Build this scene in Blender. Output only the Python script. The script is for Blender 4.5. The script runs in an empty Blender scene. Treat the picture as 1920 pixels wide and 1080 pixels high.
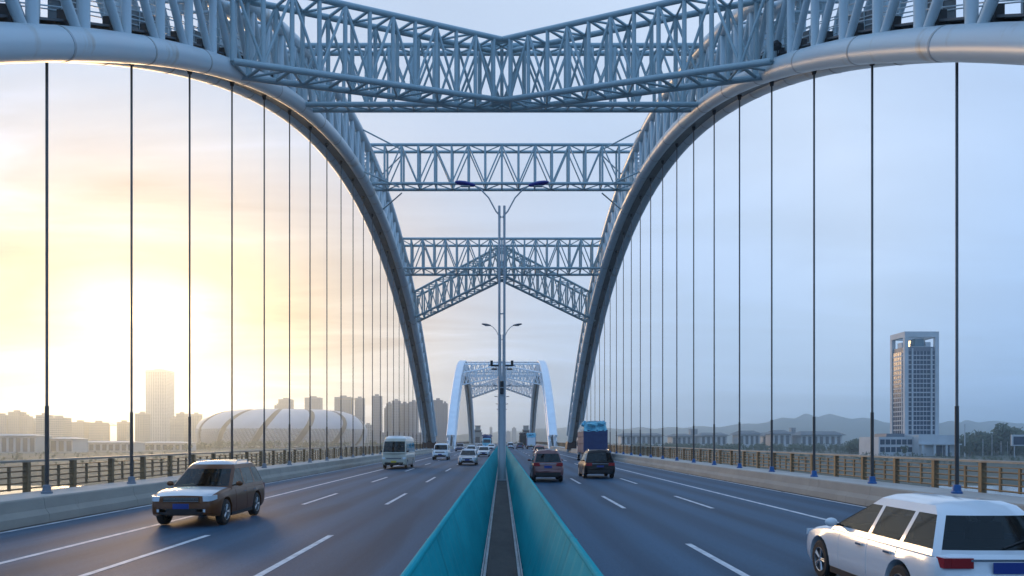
import bpy, math, random
import numpy as np
from mathutils import Vector, Matrix
R = math.radians
random.seed(7)
scene = bpy.context.scene
col = scene.collection

# ------------------------------------------------------------------ camera
F = 1437.0                                   # focal length in photo pixels (1920 wide)
CAMZ = 2.4
cam_d = bpy.data.cameras.new('camera'); cam = bpy.data.objects.new('camera', cam_d); col.objects.link(cam)
cam_d.sensor_width = 36.0; cam_d.lens = F/1920*36
cam_d.shift_x = 19/1920; cam_d.shift_y = 285/1920
cam_d.clip_start = 0.1; cam_d.clip_end = 20000
cam.location = (0, 0, CAMZ); cam.rotation_euler = (R(90), 0, 0)
scene.camera = cam

# ------------------------------------------------------------------ world, sun, exposure
SUN_EL, SUN_AZ = R(8.5), R(-25.0)            # azimuth measured from +Y, negative = left
sdir = Vector((math.sin(SUN_AZ)*math.cos(SUN_EL), math.cos(SUN_AZ)*math.cos(SUN_EL), math.sin(SUN_EL)))
world = bpy.data.worlds.new('World'); scene.world = world; world.use_nodes = True
wn = world.node_tree; wn.nodes.clear()
def N(t, typ, **kw):
    n = t.nodes.new(typ)
    for k, v in kw.items(): setattr(n, k, v)
    return n
def Lk(t, a, b): t.links.new(a, b)
def mathn(t, op, a, b=None, clamp=False):
    n = N(t, 'ShaderNodeMath', operation=op); n.use_clamp = clamp
    for i, v in enumerate((a, b)):
        if v is None: continue
        if isinstance(v, (int, float)): n.inputs[i].default_value = v
        else: Lk(t, v, n.inputs[i])
    return n.outputs[0]
def mixc(t, fac, a, b, blend='MIX'):
    n = N(t, 'ShaderNodeMix', data_type='RGBA', blend_type=blend)
    for i, v in ((0, fac), (6, a), (7, b)):
        if isinstance(v, (int, float)): n.inputs[i].default_value = v
        elif isinstance(v, (tuple, list)): n.inputs[i].default_value = (*v[:3], 1)
        else: Lk(t, v, n.inputs[i])
    return n.outputs[2]
def ramp(t, fac, stops, interp='LINEAR'):
    n = N(t, 'ShaderNodeValToRGB'); n.color_ramp.interpolation = interp
    e = n.color_ramp.elements
    while len(e) < len(stops): e.new(0.5)
    for el, (p, c) in zip(e, stops):
        el.position = p; el.color = (*c, 1) if len(c) == 3 else c
    Lk(t, fac, n.inputs[0]); return n.outputs[0]
tc = N(wn, 'ShaderNodeTexCoord')
dirv = tc.outputs['Generated']
nish = N(wn, 'ShaderNodeTexSky', sky_type='NISHITA')
nish.sun_disc = False; nish.sun_elevation = SUN_EL; nish.sun_rotation = SUN_AZ
nish.air_density = 1.0; nish.dust_density = 2.0; nish.ozone_density = 2.0
dotn = N(wn, 'ShaderNodeVectorMath', operation='DOT_PRODUCT')
nrm = N(wn, 'ShaderNodeVectorMath', operation='NORMALIZE'); Lk(wn, dirv, nrm.inputs[0])
dotn.inputs[1].default_value = sdir
sep = N(wn, 'ShaderNodeSeparateXYZ'); Lk(wn, nrm.outputs[0], sep.inputs[0])
# the glow round the low sun lies flat along the horizon, as it does in hazy air
flat = N(wn, 'ShaderNodeCombineXYZ'); Lk(wn, sep.outputs['X'], flat.inputs[0]); Lk(wn, sep.outputs['Y'], flat.inputs[1])
Lk(wn, mathn(wn, 'ADD', mathn(wn, 'MULTIPLY', mathn(wn, 'SUBTRACT', sep.outputs['Z'], sdir.z), 2.1), sdir.z), flat.inputs[2])
flatn = N(wn, 'ShaderNodeVectorMath', operation='NORMALIZE'); Lk(wn, flat.outputs[0], flatn.inputs[0])
Lk(wn, flatn.outputs[0], dotn.inputs[0])
ang = mathn(wn, 'DIVIDE', mathn(wn, 'ARCCOSINE', dotn.outputs['Value']), math.pi)   # 0 at the sun, 1 opposite
D_ = 1/180
veil = ramp(wn, ang, [(0, (6.0, 4.9, 2.7)), (1.5*D_, (2.7, 2.05, 1.0)), (2.8*D_, (1.65, 1.32, .80)), (4.5*D_, (1.02, .80, .44)), (7*D_, (.76, .52, .25)), (10*D_, (.72, .55, .38)),
                      (14*D_, (.73, .64, .57)), (20*D_, (.74, .71, .74)), (27*D_, (.64, .73, .90)), (38*D_, (.61, .76, 1.0)), (50*D_, (.70, .84, 1.06)),
                      (66*D_, (.50, .72, 1.09)), (85*D_, (.40, .68, 1.13)), (1, (.41, .69, 1.14))], 'LINEAR')
elev = ramp(wn, mathn(wn, 'ADD', mathn(wn, 'MULTIPLY', sep.outputs['Z'], .5), .5),
            [(0, (.35, .35, .36)), (.49, (.50, .60, .70)), (.505, (.70, .83, .93)), (.56, (.80, .89, .96)), (.66, (1.0, 1.0, 1.0)), (.8, (.97, .99, 1.0)), (1, (.90, .95, 1.0))])
# thin cloud streaks: flattened noise on the dome
den = mathn(wn, 'ADD', mathn(wn, 'MAXIMUM', sep.outputs['Z'], 0.0), .12)
cmb = N(wn, 'ShaderNodeCombineXYZ')
Lk(wn, mathn(wn, 'DIVIDE', sep.outputs['X'], den), cmb.inputs[0]); Lk(wn, mathn(wn, 'DIVIDE', sep.outputs['Y'], den), cmb.inputs[1])
mp = N(wn, 'ShaderNodeMapping'); Lk(wn, cmb.outputs[0], mp.inputs[0])
mp.inputs['Rotation'].default_value = (0, 0, R(35)); mp.inputs['Scale'].default_value = (.55, 1.15, 1)
cn = N(wn, 'ShaderNodeTexNoise'); cn.inputs['Scale'].default_value = 1.15; cn.inputs['Detail'].default_value = 5; cn.inputs['Roughness'].default_value = .52
cn.inputs['Distortion'].default_value = .6
Lk(wn, mp.outputs[0], cn.inputs['Vector'])
near_sun = ramp(wn, ang, [(0, (1, 1, 1)), (12*D_, (1, 1, 1)), (24*D_, (.45, .45, .45)), (34*D_, (.2, .2, .2)), (60*D_, (.15, .15, .15)), (1, (.15, .15, .15))])
cl = ramp(wn, cn.outputs['Fac'], [(.34, (.66, .58, .56)), (.45, (.90, .88, .90)), (.53, (1.06, 1.07, 1.10)), (.64, (1.40, 1.44, 1.60))])
away = ramp(wn, ang, [(0, (.12, .12, .12)), (16*D_, (.22, .22, .22)), (42*D_, (1, 1, 1)), (1, (1, 1, 1))])
veil2 = mixc(wn, away, veil, mixc(wn, 1.0, veil, elev, 'MULTIPLY'))
veil3 = mixc(wn, near_sun, veil2, mixc(wn, 1.0, veil2, cl, 'MULTIPLY'))
nis = mixc(wn, 1.0, nish.outputs[0], (.10, .10, .10), 'MULTIPLY')
both = mixc(wn, .10, veil3, nis)
bg = N(wn, 'ShaderNodeBackground'); Lk(wn, both, bg.inputs[0]); bg.inputs[1].default_value = 1.0
wo = N(wn, 'ShaderNodeOutputWorld'); Lk(wn, bg.outputs[0], wo.inputs[0])

sun_d = bpy.data.lights.new('sun', 'SUN'); sun_o = bpy.data.objects.new('sun', sun_d); col.objects.link(sun_o)
sun_d.energy = 1.0; sun_d.angle = R(11); sun_d.color = (1.0, .63, .32)
sun_o.rotation_euler = (-sdir).to_track_quat('-Z', 'Y').to_euler()
vs = scene.view_settings
scene.display_settings.display_device = 'sRGB'
vs.view_transform = 'Standard'; vs.look = 'None'; vs.exposure = 0.0; vs.gamma = 1.0; vs.use_curve_mapping = False

# ------------------------------------------------------------------ helpers
def tag(o, label=None, cat=None, group=None, kind=None):
    if label: o['label'] = label
    if cat: o['category'] = cat
    if group: o['group'] = group
    if kind: o['kind'] = kind
    return o
def empty(name, loc=(0, 0, 0), label=None, cat=None, group=None):
    o = bpy.data.objects.new(name, None); col.objects.link(o); o.location = loc; o.empty_display_size = .3
    return tag(o, label, cat, group)
def adopt(o, parent):
    """child keeps its own (world or local) coordinates"""
    if parent is not None:
        o.parent = parent
        if parent.type == 'EMPTY' and parent.parent is None:
            o.matrix_parent_inverse = Matrix.Translation(-Vector(parent.location))
        else:
            o.matrix_parent_inverse = Matrix.Identity(4)
    return o
class MB:
    def __init__(s): s.v = []; s.f = []
    def box(s, x0, x1, y0, y1, z0, z1):
        b = len(s.v)
        s.v += [(x0,y0,z0),(x1,y0,z0),(x1,y1,z0),(x0,y1,z0),(x0,y0,z1),(x1,y0,z1),(x1,y1,z1),(x0,y1,z1)]
        s.f += [(b,b+3,b+2,b+1),(b+4,b+5,b+6,b+7),(b,b+1,b+5,b+4),(b+1,b+2,b+6,b+5),(b+2,b+3,b+7,b+6),(b+3,b,b+4,b+7)]
        return s
    def quad(s, a, b_, c, d):
        b = len(s.v); s.v += [tuple(a), tuple(b_), tuple(c), tuple(d)]; s.f.append((b, b+1, b+2, b+3)); return s
    def tube(s, p0, p1, r, n=8, r1=None, caps=True):
        return s.path([p0, p1], r, n, None if r1 is None else [r, r1], caps)
    def path(s, pts, r, n=8, rr=None, caps=True):
        pts = [Vector(p) for p in pts]; b = len(s.v); m = len(pts)
        up0 = None
        for i, p in enumerate(pts):
            d = (pts[min(i+1, m-1)] - pts[max(i-1, 0)]).normalized()
            if up0 is None:
                up0 = Vector((0, 0, 1)) if abs(d.z) < .9 else Vector((1, 0, 0))
            a = d.cross(up0).normalized(); u = a.cross(d).normalized(); up0 = u
            ri = rr[i] if rr else r
            for k in range(n):
                t = 2*math.pi*k/n
                s.v.append(tuple(p + a*math.cos(t)*ri + u*math.sin(t)*ri))
        for i in range(m-1):
            for k in range(n):
                k2 = (k+1) % n
                s.f.append((b+i*n+k, b+i*n+k2, b+(i+1)*n+k2, b+(i+1)*n+k))
        if caps:
            s.f.append(tuple(b+k for k in range(n))[::-1]); s.f.append(tuple(b+(m-1)*n+k for k in range(n)))
        return s
    def loft(s, secs, close=False, caps=True):
        b = len(s.v); n = len(secs[0])
        for q in secs: s.v += [tuple(p) for p in q]
        for i in range(len(secs)-1):
            for k in range(n if close else n-1):
                k2 = (k+1) % n
                s.f.append((b+i*n+k, b+i*n+k2, b+(i+1)*n+k2, b+(i+1)*n+k))
        if caps:
            s.f.append(tuple(b+k for k in range(n))[::-1]); s.f.append(tuple(b+(len(secs)-1)*n+k for k in range(n)))
        return s
    def lathe(s, prof, n=20, axis='x', c=(0, 0, 0)):
        b = len(s.v)
        for k in range(n):
            t = 2*math.pi*k/n
            for (a, r) in prof:
                if axis == 'x': s.v.append((c[0]+a, c[1]+r*math.cos(t), c[2]+r*math.sin(t)))
                else: s.v.append((c[0]+r*math.cos(t), c[1]+r*math.sin(t), c[2]+a))
        m = len(prof)
        for k in range(n):
            k2 = (k+1) % n
            for i in range(m-1):
                s.f.append((b+k*m+i, b+k*m+i+1, b+k2*m+i+1, b+k2*m+i))
        return s
    def blob(s, c, r, seed=0, j=.12, n=8, m=5):
        rng = random.Random(seed); b = len(s.v)
        for i in range(m+1):
            ph = math.pi*i/m
            for k in range(n):
                t = 2*math.pi*k/n; q = 1 + rng.uniform(-j, j)
                s.v.append((c[0]+r[0]*q*math.sin(ph)*math.cos(t), c[1]+r[1]*q*math.sin(ph)*math.sin(t), c[2]+r[2]*q*math.cos(ph)))
        for i in range(m):
            for k in range(n):
                k2 = (k+1) % n
                s.f.append((b+i*n+k, b+(i+1)*n+k, b+(i+1)*n+k2, b+i*n+k2))
        return s
    def mesh(s, name, mat, smooth=False, angle=35):
        me = bpy.data.meshes.new(name); me.from_pydata(s.v, [], s.f); me.update()
        if smooth:
            me.polygons.foreach_set('use_smooth', [True]*len(me.polygons))
            me.set_sharp_from_angle(angle=R(angle))
        me.materials.append(mat); return me
    def build(s, name, mat, parent=None, smooth=False, angle=35):
        o = bpy.data.objects.new(name, s.mesh(name, mat, smooth, angle)); col.objects.link(o)
        return adopt(o, parent)
def children_of(o): return list(o.children)
def copy_tree(o, parent=None):
    c = o.copy(); col.objects.link(c)
    if parent is not None: c.parent = parent
    for ch in o.children: copy_tree(ch, c)
    return c
UNIT = {}
def strut(name, mat, parent, p0, p1, r, n=10):
    """one straight tubular member; all members share one unit cylinder per material"""
    key = (mat.name, n)
    if key not in UNIT:
        UNIT[key] = MB().tube((0,0,0), (0,0,1), 1.0, n).mesh('tube_member', mat, True, 50)
    o = bpy.data.objects.new(name, UNIT[key]); col.objects.link(o)
    p0 = Vector(p0); p1 = Vector(p1); d = p1-p0
    q = d.to_track_quat('Z', 'Y').to_matrix().to_4x4()
    adopt(o, parent)
    o.matrix_basis = Matrix.Translation(p0) @ q @ Matrix.Diagonal((r, r, d.length, 1))
    return o
UBOX = {}
def block(name, mat, parent, x0, x1, y0, y1, z0, z1):
    if mat.name not in UBOX:
        UBOX[mat.name] = MB().box(-.5,.5,-.5,.5,-.5,.5).mesh('block_piece', mat)
    o = bpy.data.objects.new(name, UBOX[mat.name]); col.objects.link(o); adopt(o, parent)
    o.matrix_basis = Matrix.Translation(((x0+x1)/2, (y0+y1)/2, (z0+z1)/2)) @ Matrix.Diagonal((abs(x1-x0), abs(y1-y0), abs(z1-z0), 1))
    return o

# ------------------------------------------------------------------ materials
def mat(name, c, rough=.5, metal=0.0, coat=0.0, spec=.5):
    m = bpy.data.materials.new(name); m.use_nodes = True
    b = m.node_tree.nodes['Principled BSDF']
    b.inputs['Base Color'].default_value = (*c, 1); b.inputs['Roughness'].default_value = rough
    b.inputs['Metallic'].default_value = metal; b.inputs['Coat Weight'].default_value = coat
    b.inputs['Coat Roughness'].default_value = .05; b.inputs['Specular IOR Level'].default_value = spec
    return m
def noise(t, scale, detail=4, rough=.55, vec=None, scl=None):
    n = N(t, 'ShaderNodeTexNoise'); n.inputs['Scale'].default_value = scale; n.inputs['Detail'].default_value = detail; n.inputs['Roughness'].default_value = rough
    if vec is not None:
        if scl:
            mpn = N(t, 'ShaderNodeMapping'); mpn.inputs['Scale'].default_value = scl; Lk(t, vec, mpn.inputs[0]); vec = mpn.outputs[0]
        Lk(t, vec, n.inputs['Vector'])
    return n.outputs['Fac']
def vary(m, c, c2, scale, scl=None, lo=.35, hi=.7, c3=None, scale3=1, scl3=None, lo3=.55, hi3=.75, bump=0, bscale=80, world_space=True, rough2=None):
    """base colour wanders between c and c2, with patches of c3"""
    t = m.node_tree; b = t.nodes['Principled BSDF']
    if world_space: v = N(t, 'ShaderNodeNewGeometry').outputs['Position']
    else: v = N(t, 'ShaderNodeTexCoord').outputs['Object']
    f = ramp(t, noise(t, scale, 5, .6, v, scl), [(lo, (0,0,0)), (hi, (1,1,1))])
    out = mixc(t, f, c, c2)
    if c3:
        f3 = ramp(t, noise(t, scale3, 5, .6, v, scl3), [(lo3, (0,0,0)), (hi3, (1,1,1))])
        out = mixc(t, f3, out, c3)
    Lk(t, out, b.inputs['Base Color'])
    if rough2: 
        r0 = b.inputs['Roughness'].default_value
        mr = N(t, 'ShaderNodeMapRange'); Lk(t, f, mr.inputs[0]); mr.inputs[3].default_value = r0; mr.inputs[4].default_value = rough2
        Lk(t, mr.outputs[0], b.inputs['Roughness'])
    if bump:
        bn = N(t, 'ShaderNodeBump'); bn.inputs['Strength'].default_value = bump; bn.inputs['Distance'].default_value = .02
        Lk(t, noise(t, bscale, 4, .6, v), bn.inputs['Height']); Lk(t, bn.outputs[0], b.inputs['Normal'])
    return m
STEEL = (.56, .67, .70)
m_steel = vary(mat('painted_steel', STEEL, .38), STEEL, (.58, .67, .71), .8, None, .3, .7, (.34, .27, .19), .55, (1, 1.0, 1), .66, .80, .05, 6)
m_brace = vary(mat('brace_paint', (.30, .41, .50), .42), (.35, .47, .50), (.42, .52, .54), 1.3)
m_tube = mat('arch_tube_paint', STEEL, .36)
vary(m_tube, STEEL, (.60, .64, .66), .5, None, .3, .75, (.42, .33, .22), .42, (.6, 1.5, .6), .60, .78, .05, 4)
m_steel2 = vary(mat('skylit_arch_paint', (.80, .83, .85), .4), (.82, .85, .87), (.72, .75, .78), .5)  # far span steel in a lighter copy, sky brightness put into its colour
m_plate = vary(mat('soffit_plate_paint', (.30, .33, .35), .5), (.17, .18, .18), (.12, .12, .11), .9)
m_dark = vary(mat('dark_fitting', (.03, .035, .04), .55), (.03, .035, .04), (.06, .05, .045), 3)
m_grate = mat('grating_steel', (.09, .10, .11), .6)
m_asph = mat('asphalt', (.04, .08, .13), .62, spec=.2)
vary(m_asph, (.028, .078, .132), (.042, .106, .174), .9, (1.6, .05, 1), .3, .7, (.021, .060, .100), .8, (.9, .03, 1), .52, .72, .3, 120)
def wheel_tracks(m):
    t = m.node_tree; b = t.nodes['Principled BSDF']; old = b.inputs['Base Color'].links[0].from_socket
    g = N(t, 'ShaderNodeNewGeometry'); sx = N(t, 'ShaderNodeSeparateXYZ'); Lk(t, g.outputs['Position'], sx.inputs[0])
    ax = mathn(t, 'ABSOLUTE', sx.outputs['X'])
    wob = mathn(t, 'MULTIPLY', mathn(t, 'SUBTRACT', noise(t, .05, 2, .5, g.outputs['Position'], (1, 1, 1)), .5), .5)
    ph = mathn(t, 'MULTIPLY', mathn(t, 'ADD', mathn(t, 'SUBTRACT', ax, 1.22), wob), 2*math.pi/1.53)
    s = mathn(t, 'COSINE', ph)
    f = ramp(t, mathn(t, 'ADD', mathn(t, 'MULTIPLY', s, .5), .5), [(.15, (1.12, 1.11, 1.10)), (.9, (.76, .77, .78))])
    grain = ramp(t, noise(t, 22, 3, .7, g.outputs['Position'], (1, .35, 1)), [(.35, (.86, .86, .86)), (.7, (1.16, 1.16, 1.16))])
    patch = ramp(t, noise(t, .22, 2, .4, g.outputs['Position'], (1.2, .12, 1)), [(.60, (1, 1, 1)), (.62, (.80, .80, .81))])
    o = mixc(t, 1.0, mixc(t, 1.0, mixc(t, 1.0, old, f, 'MULTIPLY'), grain, 'MULTIPLY'), patch, 'MULTIPLY')
    Lk(t, o, b.inputs['Base Color'])
wheel_tracks(m_asph)
m_line = vary(mat('road_paint', (.62, .64, .66), .6), (.66, .68, .70), (.30, .33, .37), 3.5, (1, .6, 1), .42, .74)
m_conc = vary(mat('concrete', (.36, .36, .34), .8), (.41, .37, .315), (.31, .285, .245), .7, (1, .6, 1.2), .3, .7, (.17, .155, .135), 1.6, (1, 1.6, .25), .62, .8, .2, 25)
m_ledge = vary(mat('ledge_concrete', (.46, .46, .45), .75), (.50, .48, .44), (.38, .36, .33), .9, (1, .5, 1), .3, .7, bump=.15, bscale=20)
m_gut = vary(mat('gutter_grime', (.06, .058, .055), .85), (.065, .06, .055), (.04, .04, .04), 1.2)
m_teal = mat('teal_panel_paint', (.003, .26, .30), .75, spec=.05)
vary(m_teal, (.004, .27, .315), (.010, .36, .41), .9, (1, .35, 2), .3, .7, (.010, .21, .24), 2.2, (1, 1, .5), .6, .8)
m_med = vary(mat('median_soil', (.045, .04, .04), .8), (.042, .038, .038), (.075, .068, .065), 2.5, (1, .3, 1), .35, .7, bump=.3, bscale=30)
m_kerb = vary(mat('median_kerb', (.42, .43, .43), .7), (.45, .46, .46), (.30, .30, .30), 2)
m_rail = vary(mat('bronze_rail_paint', (.20, .125, .055), .45), (.22, .135, .055), (.15, .095, .05), 2.0, None, .3, .7)
m_railtop = vary(mat('rail_top_paint', (.30, .25, .20), .4), (.32, .27, .21), (.22, .18, .14), 2.0)
m_hang = vary(mat('cable_sheath', (.13, .135, .14), .45), (.14, .145, .15), (.10, .10, .10), 1.5)
m_sleeve = vary(mat('cable_sleeve', (.05, .05, .05), .5), (.055, .052, .05), (.035, .035, .035), 2)
m_boot = mat('blue_boot', (.012, .10, .30), .4)
m_bootg = mat('grey_boot', (.16, .19, .23), .5)
m_pole = vary(mat('galvanised_pole', (.42, .44, .46), .4, .3), (.44, .46, .48), (.32, .33, .34), 1.5, (1, 1, .3))
m_lampblue = mat('lamp_blue', (.012, .02, .22), .35)
m_lampgrey = mat('lamp_grey', (.10, .12, .15), .4)
m_lens = mat('lamp_lens', (.5, .5, .48), .2)
m_black = mat('black_plastic', (.012, .012, .014), .45)
m_rubber = mat('tyre_rubber', (.014, .014, .015), .75)
m_rim = mat('alloy_rim', (.45, .46, .47), .28, .9)
m_glass = mat('car_glass', (.008, .028, .045), .04, spec=.15)
m_head = mat('headlight_lens', (.62, .65, .68), .08, coat=.6)
m_tail = mat('tail_lens', (.30, .012, .012), .12, coat=.6)
m_chrome = mat('chrome_trim', (.6, .6, .6), .15, 1.0)
m_plateb = mat('blue_number_plate', (.012, .04, .22), .5)
m_platey = mat('yellow_number_plate', (.55, .42, .03), .4)
def paint(name, c, rough=.3, metal=0.0, coat=.8): return mat(name, c, rough, metal, coat)

def see_through_glass(m, tint):
    t = m.node_tree; out = t.nodes['Material Output']; t.nodes.remove(t.nodes['Principled BSDF'])
    tr = N(t, 'ShaderNodeBsdfTransparent'); tr.inputs[0].default_value = (*tint, 1)
    gl = N(t, 'ShaderNodeBsdfGlossy'); gl.inputs['Roughness'].default_value = .03; gl.inputs['Color'].default_value = (.8, .88, .9, 1)
    g = N(t, 'ShaderNodeNewGeometry'); dn = N(t, 'ShaderNodeVectorMath', operation='DOT_PRODUCT')
    Lk(t, g.outputs['Normal'], dn.inputs[0]); Lk(t, g.outputs['Incoming'], dn.inputs[1])
    f5 = mathn(t, 'POWER', mathn(t, 'SUBTRACT', 1.0, mathn(t, 'ABSOLUTE', dn.outputs['Value'])), 5.0)
    fres = mathn(t, 'ADD', mathn(t, 'MULTIPLY', f5, .92), .04, True)
    mx = N(t, 'ShaderNodeMixShader'); Lk(t, fres, mx.inputs[0]); Lk(t, tr.outputs[0], mx.inputs[1]); Lk(t, gl.outputs[0], mx.inputs[2])
    Lk(t, mx.outputs[0], out.inputs['Surface'])
see_through_glass(m_glass, (.13, .18, .21))
m_seat = mat('seat_cloth', (.03, .03, .033), .85)
# ------------------------------------------------------------------ ground, river, road deck
def sheet(name, m, x0, x1, y0, y1, z):
    o = MB().quad((x0,y0,z),(x1,y0,z),(x1,y1,z),(x0,y1,z)).build(name, m); return tag(o, kind='structure')
GZ = -9.0
m_ground = mat('meadow_ground', (.1, .1, .06), .9)
vary(m_ground, (.045, .058, .036), (.095, .092, .062), .018, None, .35, .65, (.17, .16, .135), .05, (1, .5, 1), .6, .7)
m_water = mat('river_water', (.03, .04, .045), .12)
sheet('ground', m_ground, -5000, 5000, -800, 4900, GZ)
sheet('river', m_water, -3000, 3000, -260, 190, GZ+.05)
DY0, DY1 = -40.0, 470.0
road_l = sheet('road', m_asph, -13.2, -.40, DY0, DY1, 0.0)
road_r = sheet('road', m_asph, .40, 13.2, DY0, DY1, 0.0)
deck = tag(MB().box(-16.2, 16.2, DY0, DY1, -2.4, -.012).build('bridge_deck', m_conc), kind='structure')
def line(x, y0, y1, name, parent, w=.15):
    o = MB().quad((x-w/2,y0,.005),(x+w/2,y0,.005),(x+w/2,y1,.005),(x-w/2,y1,.005)).build(name, m_line, parent); return o
for s, rd, ph in ((-1, road_l, 28.5), (1, road_r, 26.9)):
    for xs in (9.75, 12.93): line(s*xs, DY0, DY1, 'edge_line', rd, .16)
    for xs in (4.3, 7.4):
        far = MB()
        for k in range(-2, 29):
            y0 = ph + 15.1*k
            if k < 14: line(s*xs, y0, y0+5.9, 'lane_dash', rd)
            else: far.quad((s*xs-.075,y0,.005),(s*xs+.075,y0,.005),(s*xs+.075,y0+5.9,.005),(s*xs-.075,y0+5.9,.005))
        tag(far.build('distant_dashes', m_line, rd), kind='stuff')
for s, rd in ((-1, road_l), (1, road_r)):
    for k in range(10):
        y = 17 + 9.05*k
        dg = MB().box(s*13.0-.05, s*13.0+.2 if s > 0 else s*13.0+.05, y, y+.5, -.005, .011) if s > 0 else MB().box(-13.2, -12.95, y, y+.5, -.005, .011)
        dg.build('drain_grate', m_dark, rd)
# expansion joints across the road
for s, rd in ((-1, road_l), (1, road_r)):
    for y in (157.0, 205.0):
        MB().box(min(s*.45,s*13.1), max(s*.45,s*13.1), y-.15, y+.15, -.02, .012).build('expansion_joint', m_gut, rd)

# ------------------------------------------------------------------ median strip, kerbs, teal screens
med = tag(MB().box(-.22, .22, DY0, DY1, 0, .50).build('median_strip', m_med), kind='structure')
for s in (-1, 1):
    k = MB().box(min(s*.223, s*.262), max(s*.223, s*.262), DY0, DY1, 0, .535); tag(k.build('median_kerb', m_kerb), kind='structure')
    k = MB().box(min(s*.36, s*.40), max(s*.36, s*.40), DY0, DY1, 0, .10); tag(k.build('median_kerb', m_kerb), kind='structure')
SP = 2.0
pan_me = None
for s, side in ((-1, 'left'), (1, 'right')):
    t = empty('median_screen', (s*.31, 1, 0), f'teal metal screen along the {side} edge of the central median', 'screen', 'teal median screens')
    def panel_mb(y0, y1):
        mb = MB(); n = 8; outl, inl = [], []
        for i in range(n+1):
            y = y0 + (y1-y0)*i/n; d = .008 if i % 2 else -.008
            inl.append([(s*(.295+d), y, .50), (s*(.605+d), y, 1.52)]); outl.append([(s*(.312+d), y, .495), (s*(.622+d), y, 1.515)])
        for a, c in zip(inl, inl[1:]): mb.quad(a[0], c[0], c[1], a[1])
        for a, c in zip(outl, outl[1:]): mb.quad(c[0], a[0], a[1], c[1])
        for a, c, d, e in zip(inl, inl[1:], outl, outl[1:]): mb.quad(a[1], c[1], e[1], d[1])
        return mb
    pme = panel_mb(0, SP-.02).mesh('screen_panel', m_teal)
    post = MB().loft([[(s*(x+.335), yy, .1), (s*(x+.648), yy, 1.50)][::1] + [(s*(x+.688), yy, 1.50), (s*(x+.375), yy, .1)] for x in (0,) for yy in (-.025, .025)], True).mesh('screen_post', m_teal)
    for k in range(200):
        y = 1 + SP*k
        if k < 110:
            o = bpy.data.objects.new('screen_panel', pme); col.objects.link(o); adopt(o, t); o.matrix_basis = Matrix.Translation((0, y, 0))
            o = bpy.data.objects.new('screen_post', post); col.objects.link(o); adopt(o, t); o.matrix_basis = Matrix.Translation((0, y-.025, 0))
    mb = MB()
    for k in range(110, 200):
        y = 1 + SP*k; mb.loft([[(s*.295, q, .5), (s*.605, q, 1.52), (s*.622, q, 1.515), (s*.312, q, .495)] for q in (y, y+1.95)], True)
    tag(mb.build('distant_panels', m_teal, t), kind='stuff')
    MB().tube((s*.615, 0, 1.535), (s*.615, 401, 1.535), .028, 10).build('top_rail', m_teal, t, True)
    MB().box(min(s*.268,s*.288), max(s*.268,s*.288), 0, 401, .46, .56).build('bottom_rail', m_kerb, t)

# ------------------------------------------------------------------ street lamps on the median
def lamp(y, h, armlen, blue, label, full=True):
    t = empty('street_lamp', (0, y, .5), label, 'street lamp', 'double street lamps on the median')
    hs = 5.4
    MB().box(-.21, .21, y-.2, y+.2, .5, .54).build('base_plate', m_pole, t)
    p = MB()
    p.box(-.09, .09, y-.12, y+.12, .52, hs)
    p.build('pole_web', m_pole, t)
    for s in (-1, 1):
        MB().tube((s*.118, y, .52), (s*.118, y, hs), .070, 12).build('lower_pole', m_pole, t, True)
        MB().tube((s*.118, y, hs), (s*.118, y, h), .060, 10).build('upper_pole', m_pole, t, True)
        pts = [(s*.02, y, h-.55), (s*.28, y, h-.25), (s*.62*armlen/1.9, y, h+.38), (s*1.0*armlen/1.9, y, h+.78), (s*1.35*armlen/1.9, y, h+.98)]
        sm = []
        for i in range(len(pts)-1):
            for q in range(4):
                a = np.array(pts[i]); b = np.array(pts[i+1]); sm.append(tuple(a+(b-a)*q/4))
        sm.append(pts[-1])
        MB().path(sm, .035, 8).build('lamp_arm', m_pole, t, True)
        hd = MB(); x0 = 1.25*armlen/1.9; secs = []
        for u, w, hh in ((0,.05,.05),(.1,.13,.08),(.45,.20,.12),(.75,.17,.10),(.95,.06,.05)):
            x = x0 + u; z = h + .96 + u*.16; secs.append([(s*x, y+w*math.cos(a), z+hh*math.sin(a)) for a in [2*math.pi*k/12 for k in range(12)]])
        hd.loft(secs, True)
        hh = hd.build('lamp_head', m_lampblue if blue else m_lampgrey, t, True)
        MB().box(s*(x0+.45)-.2, s*(x0+.45)+.2, y-.1, y+.1, h+.90, h+.935).build('lamp_lens', m_lens, hh)
    for z in np.arange(hs+.6, h-.6, 2.3):
        block('spacer', m_pole, t, -.12, .12, y-.02, y+.02, z, z+.06)
    return t
l1 = lamp(36.0, 13.4, 1.9, True, 'tall twin-pole street lamp with deep blue heads on the median, nearest of the row')
lamp(80.0, 13.4, 1.75, False, 'street lamp with dark grey heads rising just behind the nearest lamp')
lamp(124.0, 13.4, 1.75, False, 'third street lamp hidden behind the front poles of the median row')
for k, y in enumerate((168.0, 212.0, 256.0, 300.0)):
    lamp(y, 13.4, 1.75, False, 'tiny far street lamp on the median seen under the second arch')
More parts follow.
